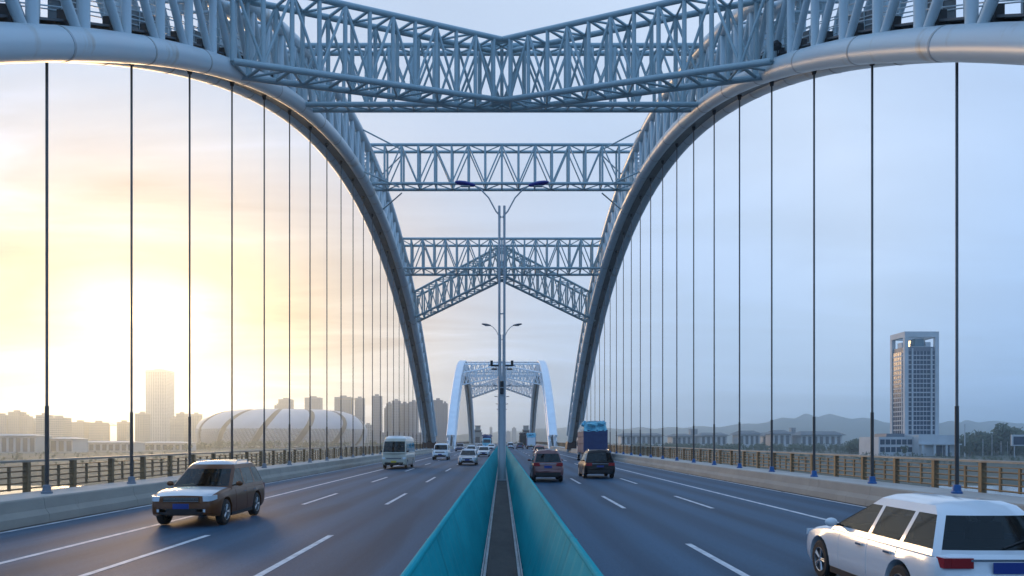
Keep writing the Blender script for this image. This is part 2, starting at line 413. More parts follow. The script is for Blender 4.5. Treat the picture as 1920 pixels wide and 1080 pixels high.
# surveillance gear clamped on the nearest lamp
for s, w in ((-1, 'left'), (1, 'right')):
    t = empty('traffic_camera', (s*.5, 36, 6.0), f'small dark traffic camera on a bracket {w} of the nearest lamp pole', 'camera', 'traffic cameras')
    MB().box(min(s*.15,s*.52), max(s*.15,s*.52), 35.95, 36.05, 5.86, 5.93).build('bracket', m_black, t)
    MB().box(s*.48-.06, s*.48+.06, 35.85, 36.1, 5.93, 6.12).build('camera_body', m_black, t)
    MB().tube((s*.48, 35.85, 6.03), (s*.48, 35.80, 6.03), .04, 10).build('camera_lens', m_glass, t, True)
    MB().box(s*.36-.13, s*.36+.13, 35.9, 36.1, 5.70, 5.76).build('flash_unit', m_black, t)
t = empty('control_cabinet', (0, 35.7, 4.7), 'black control box strapped to the front of the nearest lamp pole', 'box')
MB().box(-.08, .08, 35.70, 35.86, 4.55, 5.15).build('cabinet_body', m_black, t)
MB().box(-.085, .085, 35.69, 35.70, 4.83, 4.86).build('strap', m_pole, t)

# ------------------------------------------------------------------ concrete parapets (segments), bronze railings
SEG = 5.43
for s, side in ((-1, 'left'), (1, 'right')):
    t = empty('concrete_parapet', (s*14.2, 0, 0), f'long low concrete parapet carrying the hangers on the {side} side', 'parapet', 'concrete parapets')
    prof = [(13.22, -.01), (13.24, .24), (13.36, .40), (13.40, .70), (13.44, .742), (15.12, .742), (15.15, .70), (15.15, -.01)]
    def seg_mesh(g):
        return MB().loft([[(s*x, 0, z) for x, z in prof], [(s*x, SEG-g, z) for x, z in prof]], True)
    mb = seg_mesh(.02)
    if s < 0: mb.f = [f[::-1] for f in mb.f]
    me = mb.mesh('concrete_segment', m_conc)
    me.materials.append(m_ledge)
    for p in me.polygons:
        if p.normal.z > .9: p.material_index = 1
    for k in range(90):
        o = bpy.data.objects.new('concrete_segment', me); col.objects.link(o); adopt(o, t); o.matrix_basis = Matrix.Translation((0, -21.0+SEG*k, 0))
    MB().box(min(s*15.15, s*16.2), max(s*15.15, s*16.2), DY0, DY1, 0, .62).build('rail_ledge', m_conc, t)
    # gutter between road and parapet
    tag(MB().box(min(s*13.05,s*13.21), max(s*13.05,s*13.21), DY0, DY1, -.01, .008).build('gutter', m_gut), kind='structure')
    rt = empty('bridge_railing', (s*15.5, 0, .62), f'bronze metal bridge railing along the {side} side of the deck', 'railing', 'bronze bridge railings')
    pm = MB().box(-.085, .085, -.085, .085, 0, 1.05).box(-.12, .12, -.12, .12, 0, .05).mesh('railing_post', m_rail)
    bm_ = MB().box(-.03, .03, -.045, .045, .16, .92).mesh('baluster', m_rail)
    rs = 2.70; ph0 = 22.02 if s > 0 else 22.3
    for k in range(-3, 78):
        y = ph0 + rs*k
        o = bpy.data.objects.new('railing_post', pm); col.objects.link(o); adopt(o, rt); o.matrix_basis = Matrix.Translation((s*15.5, y, .62))
        for q in (1, 2):
            o = bpy.data.objects.new('baluster', bm_); col.objects.link(o); adopt(o, rt); o.matrix_basis = Matrix.Translation((s*15.5, y+rs*q/3, .62))
    far = MB()
    for k in range(78, 165):
        y = ph0 + rs*k; far.box(s*15.5-.1, s*15.5+.1, y-.1, y+.1, .62, 1.64)
    tag(far.build('distant_posts', m_rail, rt), kind='stuff')
    yy0, yy1 = ph0-9, 466
    MB().loft([[(s*15.5+a, y, b) for a, b in ((-.11,1.68),(.11,1.68),(.11,1.73),(.08,1.76),(-.08,1.76),(-.11,1.73))] for y in (yy0, yy1)], True).build('handrail', m_railtop, rt)
    for z in (.82, 1.01, 1.20, 1.39):
        MB().tube((s*15.5, yy0, z), (s*15.5, yy1, z), .028, 8).build('rail_bar', m_rail, rt, True)
    MB().box(s*15.5-.02, s*15.5+.02, yy0, yy1, 1.525, 1.555).build('rail_bar', m_rail, rt)

# ------------------------------------------------------------------ the tied arches
XI, XO = 13.3, 14.9
def arch_z(y, yc): return 27.5 - .0047*(y-yc)**2
TH = 3.85
def steel_frame(yc, first):
    rng = [yc + 2.715*n for n in range(-28, 29)]
    P = lambda x, y, dz: (x, y, arch_z(y, yc)+dz)
    mt = m_tube if first else m_steel2; ms = m_steel if first else m_steel2
    for s, side in ((-1, 'left'), (1, 'right')):
        lab = (f'steel lattice arch rib of the near span rising over the {side} carriageway edge' if first else
               f'sky-bright painted steel arch rib of the far span on its {side} side')
        t = empty('arch_rib', (s*14.1, yc, 0), lab, 'bridge arch', 'arch ribs of the near span' if first else 'arch ribs of the far span')
        ys = np.linspace(yc-77, yc+77, 115 if first else 60)
        for x in (XI, XO):
            MB().path([P(s*x, y, 0) for y in ys], .50, 24 if first else 12).build('lower_chord', mt, t, True)
            MB().path([P(s*x, y, TH) for y in ys], .42, 20 if first else 10).build('upper_chord', mt, t, True)
        if first:   # welded sleeve joints of the lower tubes
            for x in (XI, XO):
                for q in range(-13, 14):
                    y = yc + 1.3 + 5.43*q; sl_ = Vector((0, 1, -.0094*(y-yc))).normalized(); c0 = Vector(P(s*x, y, 0))
                    MB().tube(c0-sl_*.06, c0+sl_*.06, .512, 24).build('weld_sleeve', m_weld, t, True)
        # soffit plate between the lower chords
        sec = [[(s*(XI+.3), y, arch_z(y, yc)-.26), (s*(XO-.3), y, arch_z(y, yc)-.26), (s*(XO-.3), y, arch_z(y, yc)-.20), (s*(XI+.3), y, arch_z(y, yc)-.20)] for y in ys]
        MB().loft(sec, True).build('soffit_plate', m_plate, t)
        if first:
            for i, y in enumerate(rng):
                sg = -1 if y <= yc else 1
                for x in (XI, XO):
                    strut('vertical_strut', ms, t, P(s*x, y, .2), P(s*x, y, TH-.2), .175, 14)
                    if abs(y-yc) > 1:
                        # diagonal: foot by this upright, head at the next one away from the crown
                        strut('diagonal_strut', ms, t, P(s*x, y+sg*.42, .38), (s*x, y+sg*2.5, arch_z(y+sg*2.5, yc)+TH-.3), .16, 12)
                for dz, r in ((TH, .13), (TH*.62, .07)):
                    strut('cross_tube', ms, t, P(s*XI, y, dz), P(s*XO, y, dz), r)
                # upper lateral lacing
                if i < len(rng)-1:
                    a, b = (XI, XO) if i % 2 else (XO, XI)
                    strut('lacing_tube', ms, t, P(s*a, y, TH), P(s*b, rng[i+1], TH), .07)
                    # catwalk between the chords
                    y1 = rng[i+1]
                    q = MB().loft([[(s*xx, yy, arch_z(yy, yc)+zz) for xx, zz in ((13.50,.70),(14.70,.70),(14.70,.78),(13.50,.78))] for yy in (y+.03, y1-.03)], True)
                    q.build('catwalk_grating', m_grate, t)
                    for xx in (13.66, 14.54):
                        strut('catwalk_post', ms, t, P(s*xx, y+.9, .75), P(s*xx, y+.9, 1.9), .028, 6)
                # gusset and walkway bracket at the foot of each upright
                block('gusset', m_dark, t, s*13.42, s*13.75, y+sg*.25, y+sg*.75, arch_z(y+sg*.5, yc)+.35, arch_z(y+sg*.5, yc)+.95)
                block('walkway_bracket', m_dark, t, s*13.5, s*14.7, y-.06, y+.06, arch_z(y, yc)+.45, arch_z(y, yc)+.69)
                if i % 2 and i < len(rng)-1:
                    ya, ye = y+.25, rng[i+1]-.25
                    MB().loft([[(s*xx, yy, arch_z(yy, yc)+zz) for xx, zz in ((14.58,.80),(14.62,.80),(14.62,1.75),(14.58,1.75))] for yy in (ya, ye)], True).build('guard_panel', m_guard, t)
                if i % 4 == 1:
                    for xx in (13.95, 14.25): strut('ladder_rail', ms, t, P(s*xx, y+1.3, .5), P(s*xx, y+1.3, TH), .03, 6)
                    for q in range(9): strut('ladder_rung', ms, t, P(s*13.95, y+1.3, .8+q*.34), P(s*14.25, y+1.3, .8+q*.34), .02, 6)
            for dz in (1.15, 1.5, 1.9):
                for xx in (13.66, 14.54):
                    MB().path([P(s*xx, y, dz) for y in rng], .024, 6).build('handrail', ms, t, True)
            # base guards where the rib meets the deck
            for sg in (-1, 1):
                yb = yc + sg*75.2
                MB().loft([[(s*x, yb-2.2, z), (s*x, yb+2.2, z)][::1] + [(s*(28.2-x), yb+2.2, z), (s*(28.2-x), yb-2.2, z)] for x, z in ((12.6, .60), (12.75, 1.7), (12.85, 2.1))], True).build('base_guard', m_maroon, t)
        else:
            st = MB()
            for y in rng:
                for x in (XI, XO):
                    st.tube(P(s*x, y, 0), P(s*x, y, TH), .2, 6)
                    sg = -1 if y <= yc else 1
                    st.tube(P(s*x, y, 0), P(s*x, y+sg*2.7, TH), .16, 6)
                st.tube(P(s*XI, y, TH), P(s*XO, y, TH), .14, 6)
            tag(st.build('web_members', ms, t, True), kind='stuff')
            sec = [[(s*(XI), y, arch_z(y, yc)+TH+.36), (s*(XO), y, arch_z(y, yc)+TH+.36), (s*(XO), y, arch_z(y, yc)+TH+.30), (s*(XI), y, arch_z(y, yc)+TH+.30)] for y in ys]
            MB().loft(sec, True).build('top_plate', ms, t)
m_guard = vary(mat('guard_panel_paint', (.20, .24, .26), .6), (.22, .26, .28), (.15, .17, .18), 1.5)
m_weld = vary(mat('weld_sleeve_paint', (.42, .45, .44), .5), (.45, .50, .53), (.40, .36, .28), 1.2)
m_maroon = vary(mat('base_guard_paint', (.05, .02, .02), .6), (.06, .025, .02), (.03, .02, .02), 1)
steel_frame(76.0, True)
steel_frame(288.0, False)

# ------------------------------------------------------------------ box-truss braces between the ribs
def box_truss(t, A, B, w, h, n, r=.165, ms=None, joined=None):
    A, B, w = Vector(A), Vector(B), Vector(w); H = Vector((0, 0, h)); ms = ms or m_brace
    def S(nm, p, q, rr, k=8):
        if joined is not None: joined.tube(p, q, max(rr, .12), 5, caps=False)
        else: strut(nm, ms, t, p, q, rr, k)
    for e in (-.5, .5):
        for up in (0, 1): S('chord', A+w*e+H*up, B+w*e+H*up, r, 14)
    pt = [A + (B-A)*i/n for i in range(n+1)]
    for i, p in enumerate(pt):
        for e in (-.5, .5):
            S('truss_post', p+w*e, p+w*e+H, r*.72, 10)
            if i < n:
                q = pt[i+1]
                if i % 2: S('truss_diagonal', p+w*e, q+w*e+H, r*.48)
                else: S('truss_diagonal', p+w*e+H, q+w*e, r*.48)
        for up in (0, 1):
            S('lace_bar', p-w*.5+H*up, p+w*.5+H*up, r*.5)
            if i < n:
                q = pt[i+1]; e = .5 if i % 2 else -.5
                S('lace_bar', p+w*e+H*up, q-w*e+H*up, r*.40)
def braces(yc, first):
    z = lambda y: arch_z(y, yc)
    sl = lambda y: Vector((0, 1, -.0094*(y-yc)))
    J = (lambda: None) if first else MB
    span = 'near span' if first else 'far span'
    # K-braces, near and far side of the crown
    for sg, word in ((-1, 'front'), (1, 'rear')):
        y0 = yc + sg*24.9; y1 = yc + sg*39.2
        t = empty('k_brace', (0, y0, z(y0)), f'{word} K-shaped lattice brace between the arch ribs of the {span}', 'bridge brace', 'K braces of the '+span)
        j = J(); ms = m_brace if first else m_steel2
        box_truss(t, (-XI, y0, z(y0)), (XI, y0, z(y0)), sl(y0)*1.9, TH, 18, .165, ms, j)
        for s in (-1, 1):
            a = Vector((s*XI, y1, z(y1))); b = Vector((0, y0-sg*(-1.4), z(y0)-.5))
            d = (b-a); d.z = 0; d.normalize(); wv = Vector((-d.y, d.x, 0))*1.7
            box_truss(t, a, b, wv, TH, 12, .165, ms, j)
        if j is not None: tag(j.build('truss_members', m_steel2, t, True), kind='stuff')
    t = empty('crown_brace', (0, yc, z(yc)), f'straight lattice brace joining the arch crowns of the {span}', 'bridge brace')
    j = J(); ms = m_brace if first else m_steel2
    box_truss(t, (-XI, yc+1, z(yc)+.35), (XI, yc+1, z(yc)+.35), Vector((0, 1.9, 0)), TH, 16, .15, ms, j)
    if first:
        for s in (-1, 1):
            for up in (0, TH):
                for sg in (-1, 1):
                    strut('stay_bar', m_brace, t, (s*(XI-3.1), yc+1+sg*.95, z(yc)+up), (s*XI, yc+1+sg*6.5, z(yc+1+sg*6.5)+up), .07)
    if j is not None: tag(j.build('truss_members', m_steel2, t, True), kind='stuff')
braces(76.0, True)
braces(288.0, False)

# ------------------------------------------------------------------ hanger rods
ORD = ['first', 'second', 'third', 'fourth', 'fifth', 'sixth', 'seventh', 'eighth', 'ninth', 'tenth', 'eleventh', 'twelfth', 'thirteenth', 'fourteenth', 'fifteenth', 'sixteenth', 'seventeenth', 'eighteenth', 'nineteenth', 'twentieth', 'twenty-first', 'twenty-second', 'twenty-third']
for s, side in ((-1, 'left'), (1, 'right')):
    for k in range(-1, 23):
        y = 23.75 + 5.43*k
        zt = arch_z(y, 76.0) - .24
        if zt < 4: continue
        boot = ('blue' if s > 0 else 'grey')
        if k < 0: continue
        if k < 14: lab = f'slim dark hanger rod, {ORD[k]} from the {side} edge, on a {boot} boot'
        else: lab = f'thin far hanger rod, {ORD[22-k]} from the {side} arch foot'.replace('first from', 'nearest to')
        t = empty('hanger_rod', (s*14.1, y, .74), lab, 'hanger', f'hanger rods on the {side} side')
        X = s*14.1
        strut('rod', m_hang, t, (X, y, .8), (X, y, zt), .043, 12)
        strut('protective_sleeve', m_sleeve, t, (X, y, .8), (X, y, 3.45), .060, 12)
        MB().lathe([(.742, .0), (.742, .165), (.79, .165), (.82, .13), (1.0, .11), (1.02, .065)], 14, 'z', (X, y, 0)).build('rod_boot', m_boot if s > 0 else m_bootg, t, True)
        MB().lathe([(zt-.02, .0), (zt-.30, .05), (zt-.28, .09), (zt-.08, .13), (zt, .13)], 12, 'z', (X, y, 0)).build('anchor_socket', m_dark, t, True)
    # far-span hangers
    for k in range(-12, 13):
        y = 288 + 5.43*k; zt = arch_z(y, 288.0) - .24
        if zt < 4: continue
        t = tag(MB().tube((s*14.1, y, .742), (s*14.1, y, zt), .045, 6).build('hanger_rod', m_hang), f'hair-thin hanger rod under the {side} rib of the far arch', 'hanger', f'far hanger rods on the {side} side')
# floodlight on the right rib
t = empty('floodlight', (13.3, 37.0, 21.4), 'small dark floodlight clamped on top of the right arch tube', 'floodlight')
strut('mast', m_dark, t, (13.3, 37.0, arch_z(37,76)+.3), (13.3, 37.0, arch_z(37,76)+1.3), .03, 8)
MB().lathe([(arch_z(37,76)+.75, 0), (arch_z(37,76)+.75, .24), (arch_z(37,76)+.9, .26), (arch_z(37,76)+1.1, .10), (arch_z(37,76)+1.12, 0)], 14, 'z', (13.1, 36.6, 0)).build('lamp_housing', m_black, t, True)
# ------------------------------------------------------------------ vehicles
def pchip(xs, ys, x):
    xs = np.asarray(xs, float); ys = np.asarray(ys, float); h = np.diff(xs); d = np.diff(ys)/h
    m = np.zeros(len(xs)); m[0] = d[0]; m[-1] = d[-1]
    for i in range(1, len(xs)-1):
        m[i] = 0 if d[i-1]*d[i] <= 0 else 2*d[i-1]*d[i]/(d[i-1]+d[i])
    i = int(np.clip(np.searchsorted(xs, x)-1, 0, len(xs)-2)); u = (x-xs[i])/h[i]
    u = min(max(u, 0), 1)
    return ys[i]*(2*u**3-3*u**2+1) + h[i]*m[i]*(u**3-2*u**2+u) + ys[i+1]*(-2*u**3+3*u**2) + h[i]*m[i+1]*(u**3-u**2)
WHEELS = {}
def add_wheel(t, x, y, r, w, side):
    key = (round(r, 3), round(w, 3))
    if key not in WHEELS:
        prof = [(-w/2, r*.62), (-w/2, r*.88), (-w*.40, r*.97), (-w*.22, r), (w*.22, r), (w*.40, r*.97), (w/2, r*.88), (w/2, r*.62), (w*.3, r*.60)]
        ty = MB().lathe(prof, 28).mesh('tyre', m_rubber, True)
        rm = MB()
        rm.lathe([(w*.47, r*.64), (w*.50, r*.61), (w*.47, r*.58), (w*.18, r*.55), (-w*.3, r*.55)], 28)
        for k in range(5):
            for dq in (-.14, .14):
                a = 2*math.pi*k/5
                p0 = (w*.40, r*.12*math.cos(a+dq), r*.12*math.sin(a+dq)); p1 = (w*.43, r*.59*math.cos(a+dq*.8), r*.59*math.sin(a+dq*.8))
                rm.tube(p0, p1, r*.052, 6)
        rm.lathe([(w*.36, 0.0), (w*.46, .02), (w*.46, r*.13), (w*.38, r*.17)], 14)
        rim = rm.mesh('rim', m_rim, True)
        hub = MB().lathe([(w*.10, 0.0), (w*.10, r*.56)], 24).mesh('brake_disc', m_black, False)
        WHEELS[key] = (ty, rim, hub)
    ty, rim, hub = WHEELS[key]
    o = bpy.data.objects.new('wheel', ty); col.objects.link(o); o.parent = t; o.location = (x, y, r); o.rotation_euler = (0, 0, 0 if side > 0 else math.pi)
    for nm, me in (('rim', rim), ('brake_disc', hub)):
        c = bpy.data.objects.new(nm, me); col.objects.link(c); c.parent = o
    return o
def make_car(name, label, cat, sp, pm, group=None, plate=None, lights_on=False):
    """local axes: +y forward, x lateral, z up, origin on the road under the middle"""
    t = empty(name, (0, 0, 0), label, cat, group)
    L, W, Hh = sp['L'], sp['W'], sp['H']; hw0 = W/2; r = sp['r']; arch = r + sp.get('gap', .055)
    yf = L/2 - sp['fo']; yr = yf - sp['wb']; sill = sp['sill']
    ks = sp['top']; kx = [a for a, b in ks]; kz = [b for a, b in ks]
    ys = set(np.linspace(-L/2, L/2, 34).tolist())
    for d in (0, .015, .04, .08, .14, .22, .32, .45): ys.add(L/2-d); ys.add(-L/2+d)
    for yw in (yf, yr):
        for k in range(13):
            a = math.pi*k/12; ys.add(yw + arch*math.cos(a))
        ys.add(yw+arch+.004); ys.add(yw-arch-.004)
    for sm in sp['seams']:
        for d in (-.011, 0, .011): ys.add(sm+d)
    ys = sorted(ys)
    zs_f = [.0, .10, .30, .55, .78, .92]
    secs = []
    for y in ys:
        sf, sr = L/2 - y, y + L/2
        fr, rr_ = sp.get('fr', .6), sp.get('rr', .35)
        q = 1.0
        if sf < fr: q = min(q, sp.get('fmin', .74) + (1-sp.get('fmin', .74))*math.sqrt(max(0, 1-((fr-sf)/fr)**2)))
        if sr < rr_: q = min(q, sp.get('rmin', .84) + (1-sp.get('rmin', .84))*math.sqrt(max(0, 1-((rr_-sr)/rr_)**2)))
        hw = hw0*q
        if any(abs(y-sm) < .004 for sm in sp['seams']): hw -= .012
        zt = pchip(kx, kz, y); zb = sill
        if sf < .5: zb = sill + .10*(1-sf/.5)
        if sr < .5: zb = sill + .14*(1-sr/.5)
        base = zb
        for yw in (yf, yr):
            d = abs(y-yw)
            if d < arch: zb = max(zb, r + math.sqrt(max(0, arch*arch - d*d)))
        pts = []
        wid = [.955, .985, 1.0, 1.0, .985, .955]
        h = zt - base
        pts.append((hw*.72, zb))
        for fz, wf in zip(zs_f, wid):
            z = base + fz*h
            z = max(z, zb + .012*(fz > 0)*(1+fz))
            pts.append((hw*wf, min(z, zt-.01)))
        pts += [(hw*.90, zt-.012), (hw*.80, zt+.004), (hw*.45, zt+.022), (0, zt+.030)]
        half = pts
        full = [(x, y, z) for x, z in half] + [(-x, y, z) for x, z in half[-2::-1]]
        secs.append(full)
    body = MB(); body.loft(secs)
    # greenhouse
    g = sp['gh']; rows = []
    for (z, a, b, w) in g:     # z, front y, rear y, half width
        bul = sp.get('bulge', .10)
        pB, pC = sp['pB'], sp['pC']
        pts = [(0, a+bul), (w*.55, a+bul*.72), (w-.07, a), (w, a-.10)]
        for yy in (pB+.045, pB-.045, pC+.045, pC-.045): pts.append((w, min(max(yy, b+.12), a-.12)))
        pts += [(w, b+.10), (w-.07, b+.02), (w*.5, b-.02), (0, b-.03)]
        rows.append([(x, y, z) for x, y in pts])
    nP = len(rows[0])
    cyr = (rows[-1][3][1] + rows[-1][8][1])/2
    ins = [(x*.72, cyr + (y-cyr)*.86, Hh-.012) for x, y, z in rows[-1]]
    rows.append(ins)
    GL = {'windshield': MB(), 'rear_window': MB(), 'side_window': []}
    for sgn in (1, -1):
        for i in range(len(rows)-1):
            for k in range(nP-1):
                a, b, c, d = rows[i][k], rows[i][k+1], rows[i+1][k+1], rows[i+1][k]
                qd = [(p[0]*sgn, p[1], p[2]) for p in (a, b, c, d)]
                if sgn < 0: qd = qd[::-1]
                tgt = body
                if i == 1:
                    if k in (0, 1): tgt = GL['windshield']
                    elif k in (9, 10): tgt = GL['rear_window']
                    elif k in (3, 5, 7) and abs(a[1]-b[1]) > .16 and sp.get('solid_from', 99) > k:
                        tgt = MB(); GL['side_window'].append(tgt)
                if tgt is not body:
                    cx = sum(p[0] for p in qd)/4; cy = sum(p[1] for p in qd)/4
                    qd = [(p[0]*.994 if k in (3, 5, 7) else p[0], p[1], p[2]) for p in qd]
                tgt.quad(*qd)
    for k in range(nP-1):
        a, b = rows[-1][k], rows[-1][k+1]
        cc = (0, cyr, Hh)
        for sgn in (1, -1):
            p = [(a[0]*sgn, a[1], a[2]), (b[0]*sgn, b[1], b[2]), (0, b[1], Hh), (0, a[1], Hh)]
            if sgn < 0: p = p[::-1]
            body.quad(*p)
    # merge doubles so that the shading is continuous
    def weld(mb):
        key = {}; mp_ = []; v = []
        for p in mb.v:
            k = (round(p[0], 4), round(p[1], 4), round(p[2], 4))
            if k not in key: key[k] = len(v); v.append(p)
            mp_.append(key[k])
        mb.v = v; f2 = []
        for f in mb.f:
            q = []
            for i in f:
                j = mp_[i]
                if not q or (q[-1] != j): q.append(j)
            if q[0] == q[-1]: q.pop()
            if len(set(q)) == len(q) and len(q) > 2: f2.append(tuple(q))
        mb.f = f2; return mb
    weld(body).build('body', pm, t, True, 32)
    for nm in ('windshield', 'rear_window'): weld(GL[nm]).build(nm, sp.get('glass', m_glass), t, True)
    for mb in GL['side_window']: mb.build('side_window', sp.get('glass', m_glass), t, True)
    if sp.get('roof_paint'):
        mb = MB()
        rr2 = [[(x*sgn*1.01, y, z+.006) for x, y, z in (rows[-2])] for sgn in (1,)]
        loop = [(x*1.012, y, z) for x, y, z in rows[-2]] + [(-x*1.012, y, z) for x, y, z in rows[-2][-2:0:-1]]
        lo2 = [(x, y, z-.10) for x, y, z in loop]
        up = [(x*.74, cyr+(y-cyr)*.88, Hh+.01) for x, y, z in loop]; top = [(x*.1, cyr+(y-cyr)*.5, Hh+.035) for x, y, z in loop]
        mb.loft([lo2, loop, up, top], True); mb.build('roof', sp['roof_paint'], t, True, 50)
    if sp.get('bonnet'):  # extra skin over the hood that carries the painted sky sheen
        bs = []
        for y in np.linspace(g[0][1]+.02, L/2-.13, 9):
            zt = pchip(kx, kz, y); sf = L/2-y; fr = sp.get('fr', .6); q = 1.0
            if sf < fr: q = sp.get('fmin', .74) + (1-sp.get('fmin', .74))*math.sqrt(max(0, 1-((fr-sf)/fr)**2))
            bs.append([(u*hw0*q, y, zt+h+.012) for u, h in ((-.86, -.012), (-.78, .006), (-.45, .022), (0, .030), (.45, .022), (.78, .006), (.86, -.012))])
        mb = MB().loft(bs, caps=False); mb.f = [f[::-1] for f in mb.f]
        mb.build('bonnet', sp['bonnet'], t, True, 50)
    # cabin floor and seats glimpsed as dark mass, underbody
    MB().box(-hw0*.78, hw0*.78, -L/2+.35, L/2-.45, sill+.02, g[0][0]-.05).build('underbody', m_black, t)
    zc = g[0][0]
    fb = pchip(kx, kz, g[1][1]-.3) + .034
    MB().box(-g[1][3]*.93, g[1][3]*.93, g[1][2]+.12, g[1][1]-.16, fb-.02, fb+.012).build('cabin_floor', m_black, t)
    for sy in sp.get('rows', (sp['pB']+.02, sp['pC']+.12)):
        for sx in (-.40, .40):
            st = MB(); x0 = sx*W/1.85; hs_ = min(.34, (g[2][0]-fb)*.62)
            st.loft([[(x0+q*.24*kk, sy+dy, fb+zz) for q in (-1, 1) for dy in ((.05, -.07) if q < 0 else (-.07, .05))] for zz, kk in ((0, 1), (hs_*.7, .98), (hs_, .8))], True)
            st.blob((x0, sy-.03, fb+hs_+.08), (.13, .06, .09), 2, 0, 10, 6)
            st.build('seat', m_seat, t, True)
    for yw in (yf, yr):
        for s in (-1, 1): add_wheel(t, s*(hw0-.115), yw, r, .22, s)
    zt_f = pchip(kx, kz, L/2-.12)
    fe, re = L/2, -L/2
    zn = sp['nose_z']; ztail = sp['tail_z']
    for s in (-1, 1):
        # lamps wrap round the corners: lofted patches
        hl = MB(); fr = sp.get('fr', .6); secs = []
        for u in (0.02, .10, .20, .32, .42):
            sf = u*fr*1.0
            q = sp.get('fmin', .74) + (1-sp.get('fmin', .74))*math.sqrt(max(0, 1-((fr-sf)/fr)**2))
            x = hw0*q; hh = sp.get('lamp_h', .14)*(1 - .5*u)
            secs.append([(s*(x*.965-.12*(u < .05)), fe-sf+.012, zn-hh/2+u*.10), (s*(x+.008), fe-sf+.008, zn-hh/2+u*.10), (s*(x*.995+.006), fe-sf+.004, zn+hh/2+u*.10), (s*(x*.94-.12*(u < .05)), fe-sf-.004, zn+hh/2+u*.10)])
        hl.loft(secs, True)
        if s < 0: hl.f = [f[::-1] for f in hl.f]
        hl.build('headlight', m_head, t, True)
        th = sp.get('tail_h', .18); x1 = hw0*sp.get('rmin', .84)
        MB().box(min(s*(x1-.02), s*(x1-.30)), max(s*(x1-.02), s*(x1-.30)), re-.014, re+.05, ztail-th/2, ztail+th/2).box(min(s*(x1-.02), s*(x1+.075)), max(s*(x1-.02), s*(x1+.075)), re-.008, re+.16, ztail-th/2, ztail+th/2).build('tail_light', m_tail, t)
        my = g[1][1]-.28; mz = g[1][0]+.06
        mr = MB().blob((s*(hw0+.075), my, mz), (.105, .06, .075), 3, 0, 12, 8).build('side_mirror', sp.get('mirror', pm), t, True)
        MB().box(min(s*(hw0-.08), s*(hw0+.03)), max(s*(hw0-.08), s*(hw0+.03)), my-.02, my+.02, mz-.06, mz-.02).build('mirror_arm', m_black, mr)
        for hy in sp.get('handles', []):
            MB().box(min(s*(hw0*.985), s*(hw0+.022)), max(s*(hw0*.985), s*(hw0+.022)), hy-.09, hy+.09, g[0][0]-.115, g[0][0]-.085).build('door_handle', sp.get('handle', m_chrome), t)
        MB().box(min(s*hw0*.86, s*(hw0*.985)), max(s*hw0*.86, s*(hw0*.985)), yr+arch+.02, yf-arch-.02, sill-.05, sill+.05).build('sill_trim', m_black, t)
        if sp.get('rails'):
            gx = g[-1][3]*.93
            MB().path([(s*gx, g[-1][1]-.35, Hh-.06), (s*gx, g[-1][1]-.5, Hh+.03), (s*gx, g[-1][2]+.45, Hh+.03), (s*gx, g[-1][2]+.3, Hh-.06)], .018, 8).build('roof_rail', m_chrome, t, True)
        MB().box(min(s*.42, s*.66), max(s*.42, s*.66), fe-.03, fe+.006, sill+.16, sill+.24).build('fog_lamp', m_head, t)
    fw = hw0*sp.get('fmin', .74)
    gh_ = sp.get('grille_h', .13)
    gr = MB().box(-fw*.70, fw*.70, fe-.02, fe+.010, zn-gh_/2-.02, zn+gh_/2-.02).build('grille', m_black, t)
    for q in range(3):
        z = zn-.02-gh_/2+gh_*(q+.5)/3
        MB().box(-fw*.68, fw*.68, fe+.010, fe+.018, z-.008, z+.008).build('grille_bar', m_chrome, gr)
    MB().box(-fw*.86, fw*.86, fe-.02, fe+.006, sill+.10, sill+.26).build('lower_intake', m_black, t)
    MB().box(-hw0*.80, hw0*.80, re-.012, re+.02, sill+.12, sill+.30).build('rear_skirt', m_black, t)
    pmat = sp.get('plate', m_plateb)
    MB().box(-.22, .22, fe+.012, fe+.024, sill+.25, sill+.39).build('number_plate', pmat, t)
    MB().box(-.22, .22, re-.026, re-.012, sp.get('plate_z', ztail-.14)-.07, sp.get('plate_z', ztail-.14)+.07).build('number_plate', pmat, t)
    MB().box(-.5, .5, re-.02, re-.005, ztail+.02, ztail+.05).build('tailgate_trim', m_chrome, t)
    zq = sill + .30
    bs = []
    for u, pr in ((-1, .0), (-.93, .03), (-.6, .055), (0, .065), (.6, .055), (.93, .03), (1, .0)):
        xx = u*hw0*.90; yb = re - pr + .06*abs(u)**6
        bs.append([(xx, yb, zq), (xx, yb-.004, zq+.10), (xx, yb+.035, zq+.15), (xx, re+.12, zq+.15), (xx, re+.12, zq)])
    MB().loft(bs, True).build('rear_bumper', pm, t, True, 40)
    # rear spoiler / wiper
    MB().tube((0, g[1][2]-.035, g[1][0]+.03), (.34, g[1][2]+.02, g[1][0]+.14), .010, 6).build('rear_wiper', m_black, t)
    return t
def place(t, x, y, toward):
    t.location = (x, y, .006); t.rotation_euler = (0, 0, math.pi if toward else 0); return t
def suv(L=4.5, W=1.84, H=1.72, **k):
    d = dict(L=L, W=W, H=H, wb=L*.59, fo=.88, r=.365, sill=.27, seams=[.62, -.32, -1.16],
        top=[(-L/2, .72), (-L/2+.05, .90), (-L/2+.16, 1.0), (-.2, 1.015), (.80, 1.02), (L/2-.75, .985), (L/2-.30, .90), (L/2-.08, .80), (L/2, .66)],
        gh=[(.97, .98, -L/2+.10, .87*W/1.84), (1.06, .88, -L/2+.12, .845*W/1.84), (H-.20, .22, -L/2+.40, .70*W/1.84), (H-.075, .06, -L/2+.52, .625*W/1.84)],
        pB=-.30, pC=-1.22, nose_z=.79, tail_z=.90, handles=[-.12, -.98], rails=True)
    d.update(k); return d
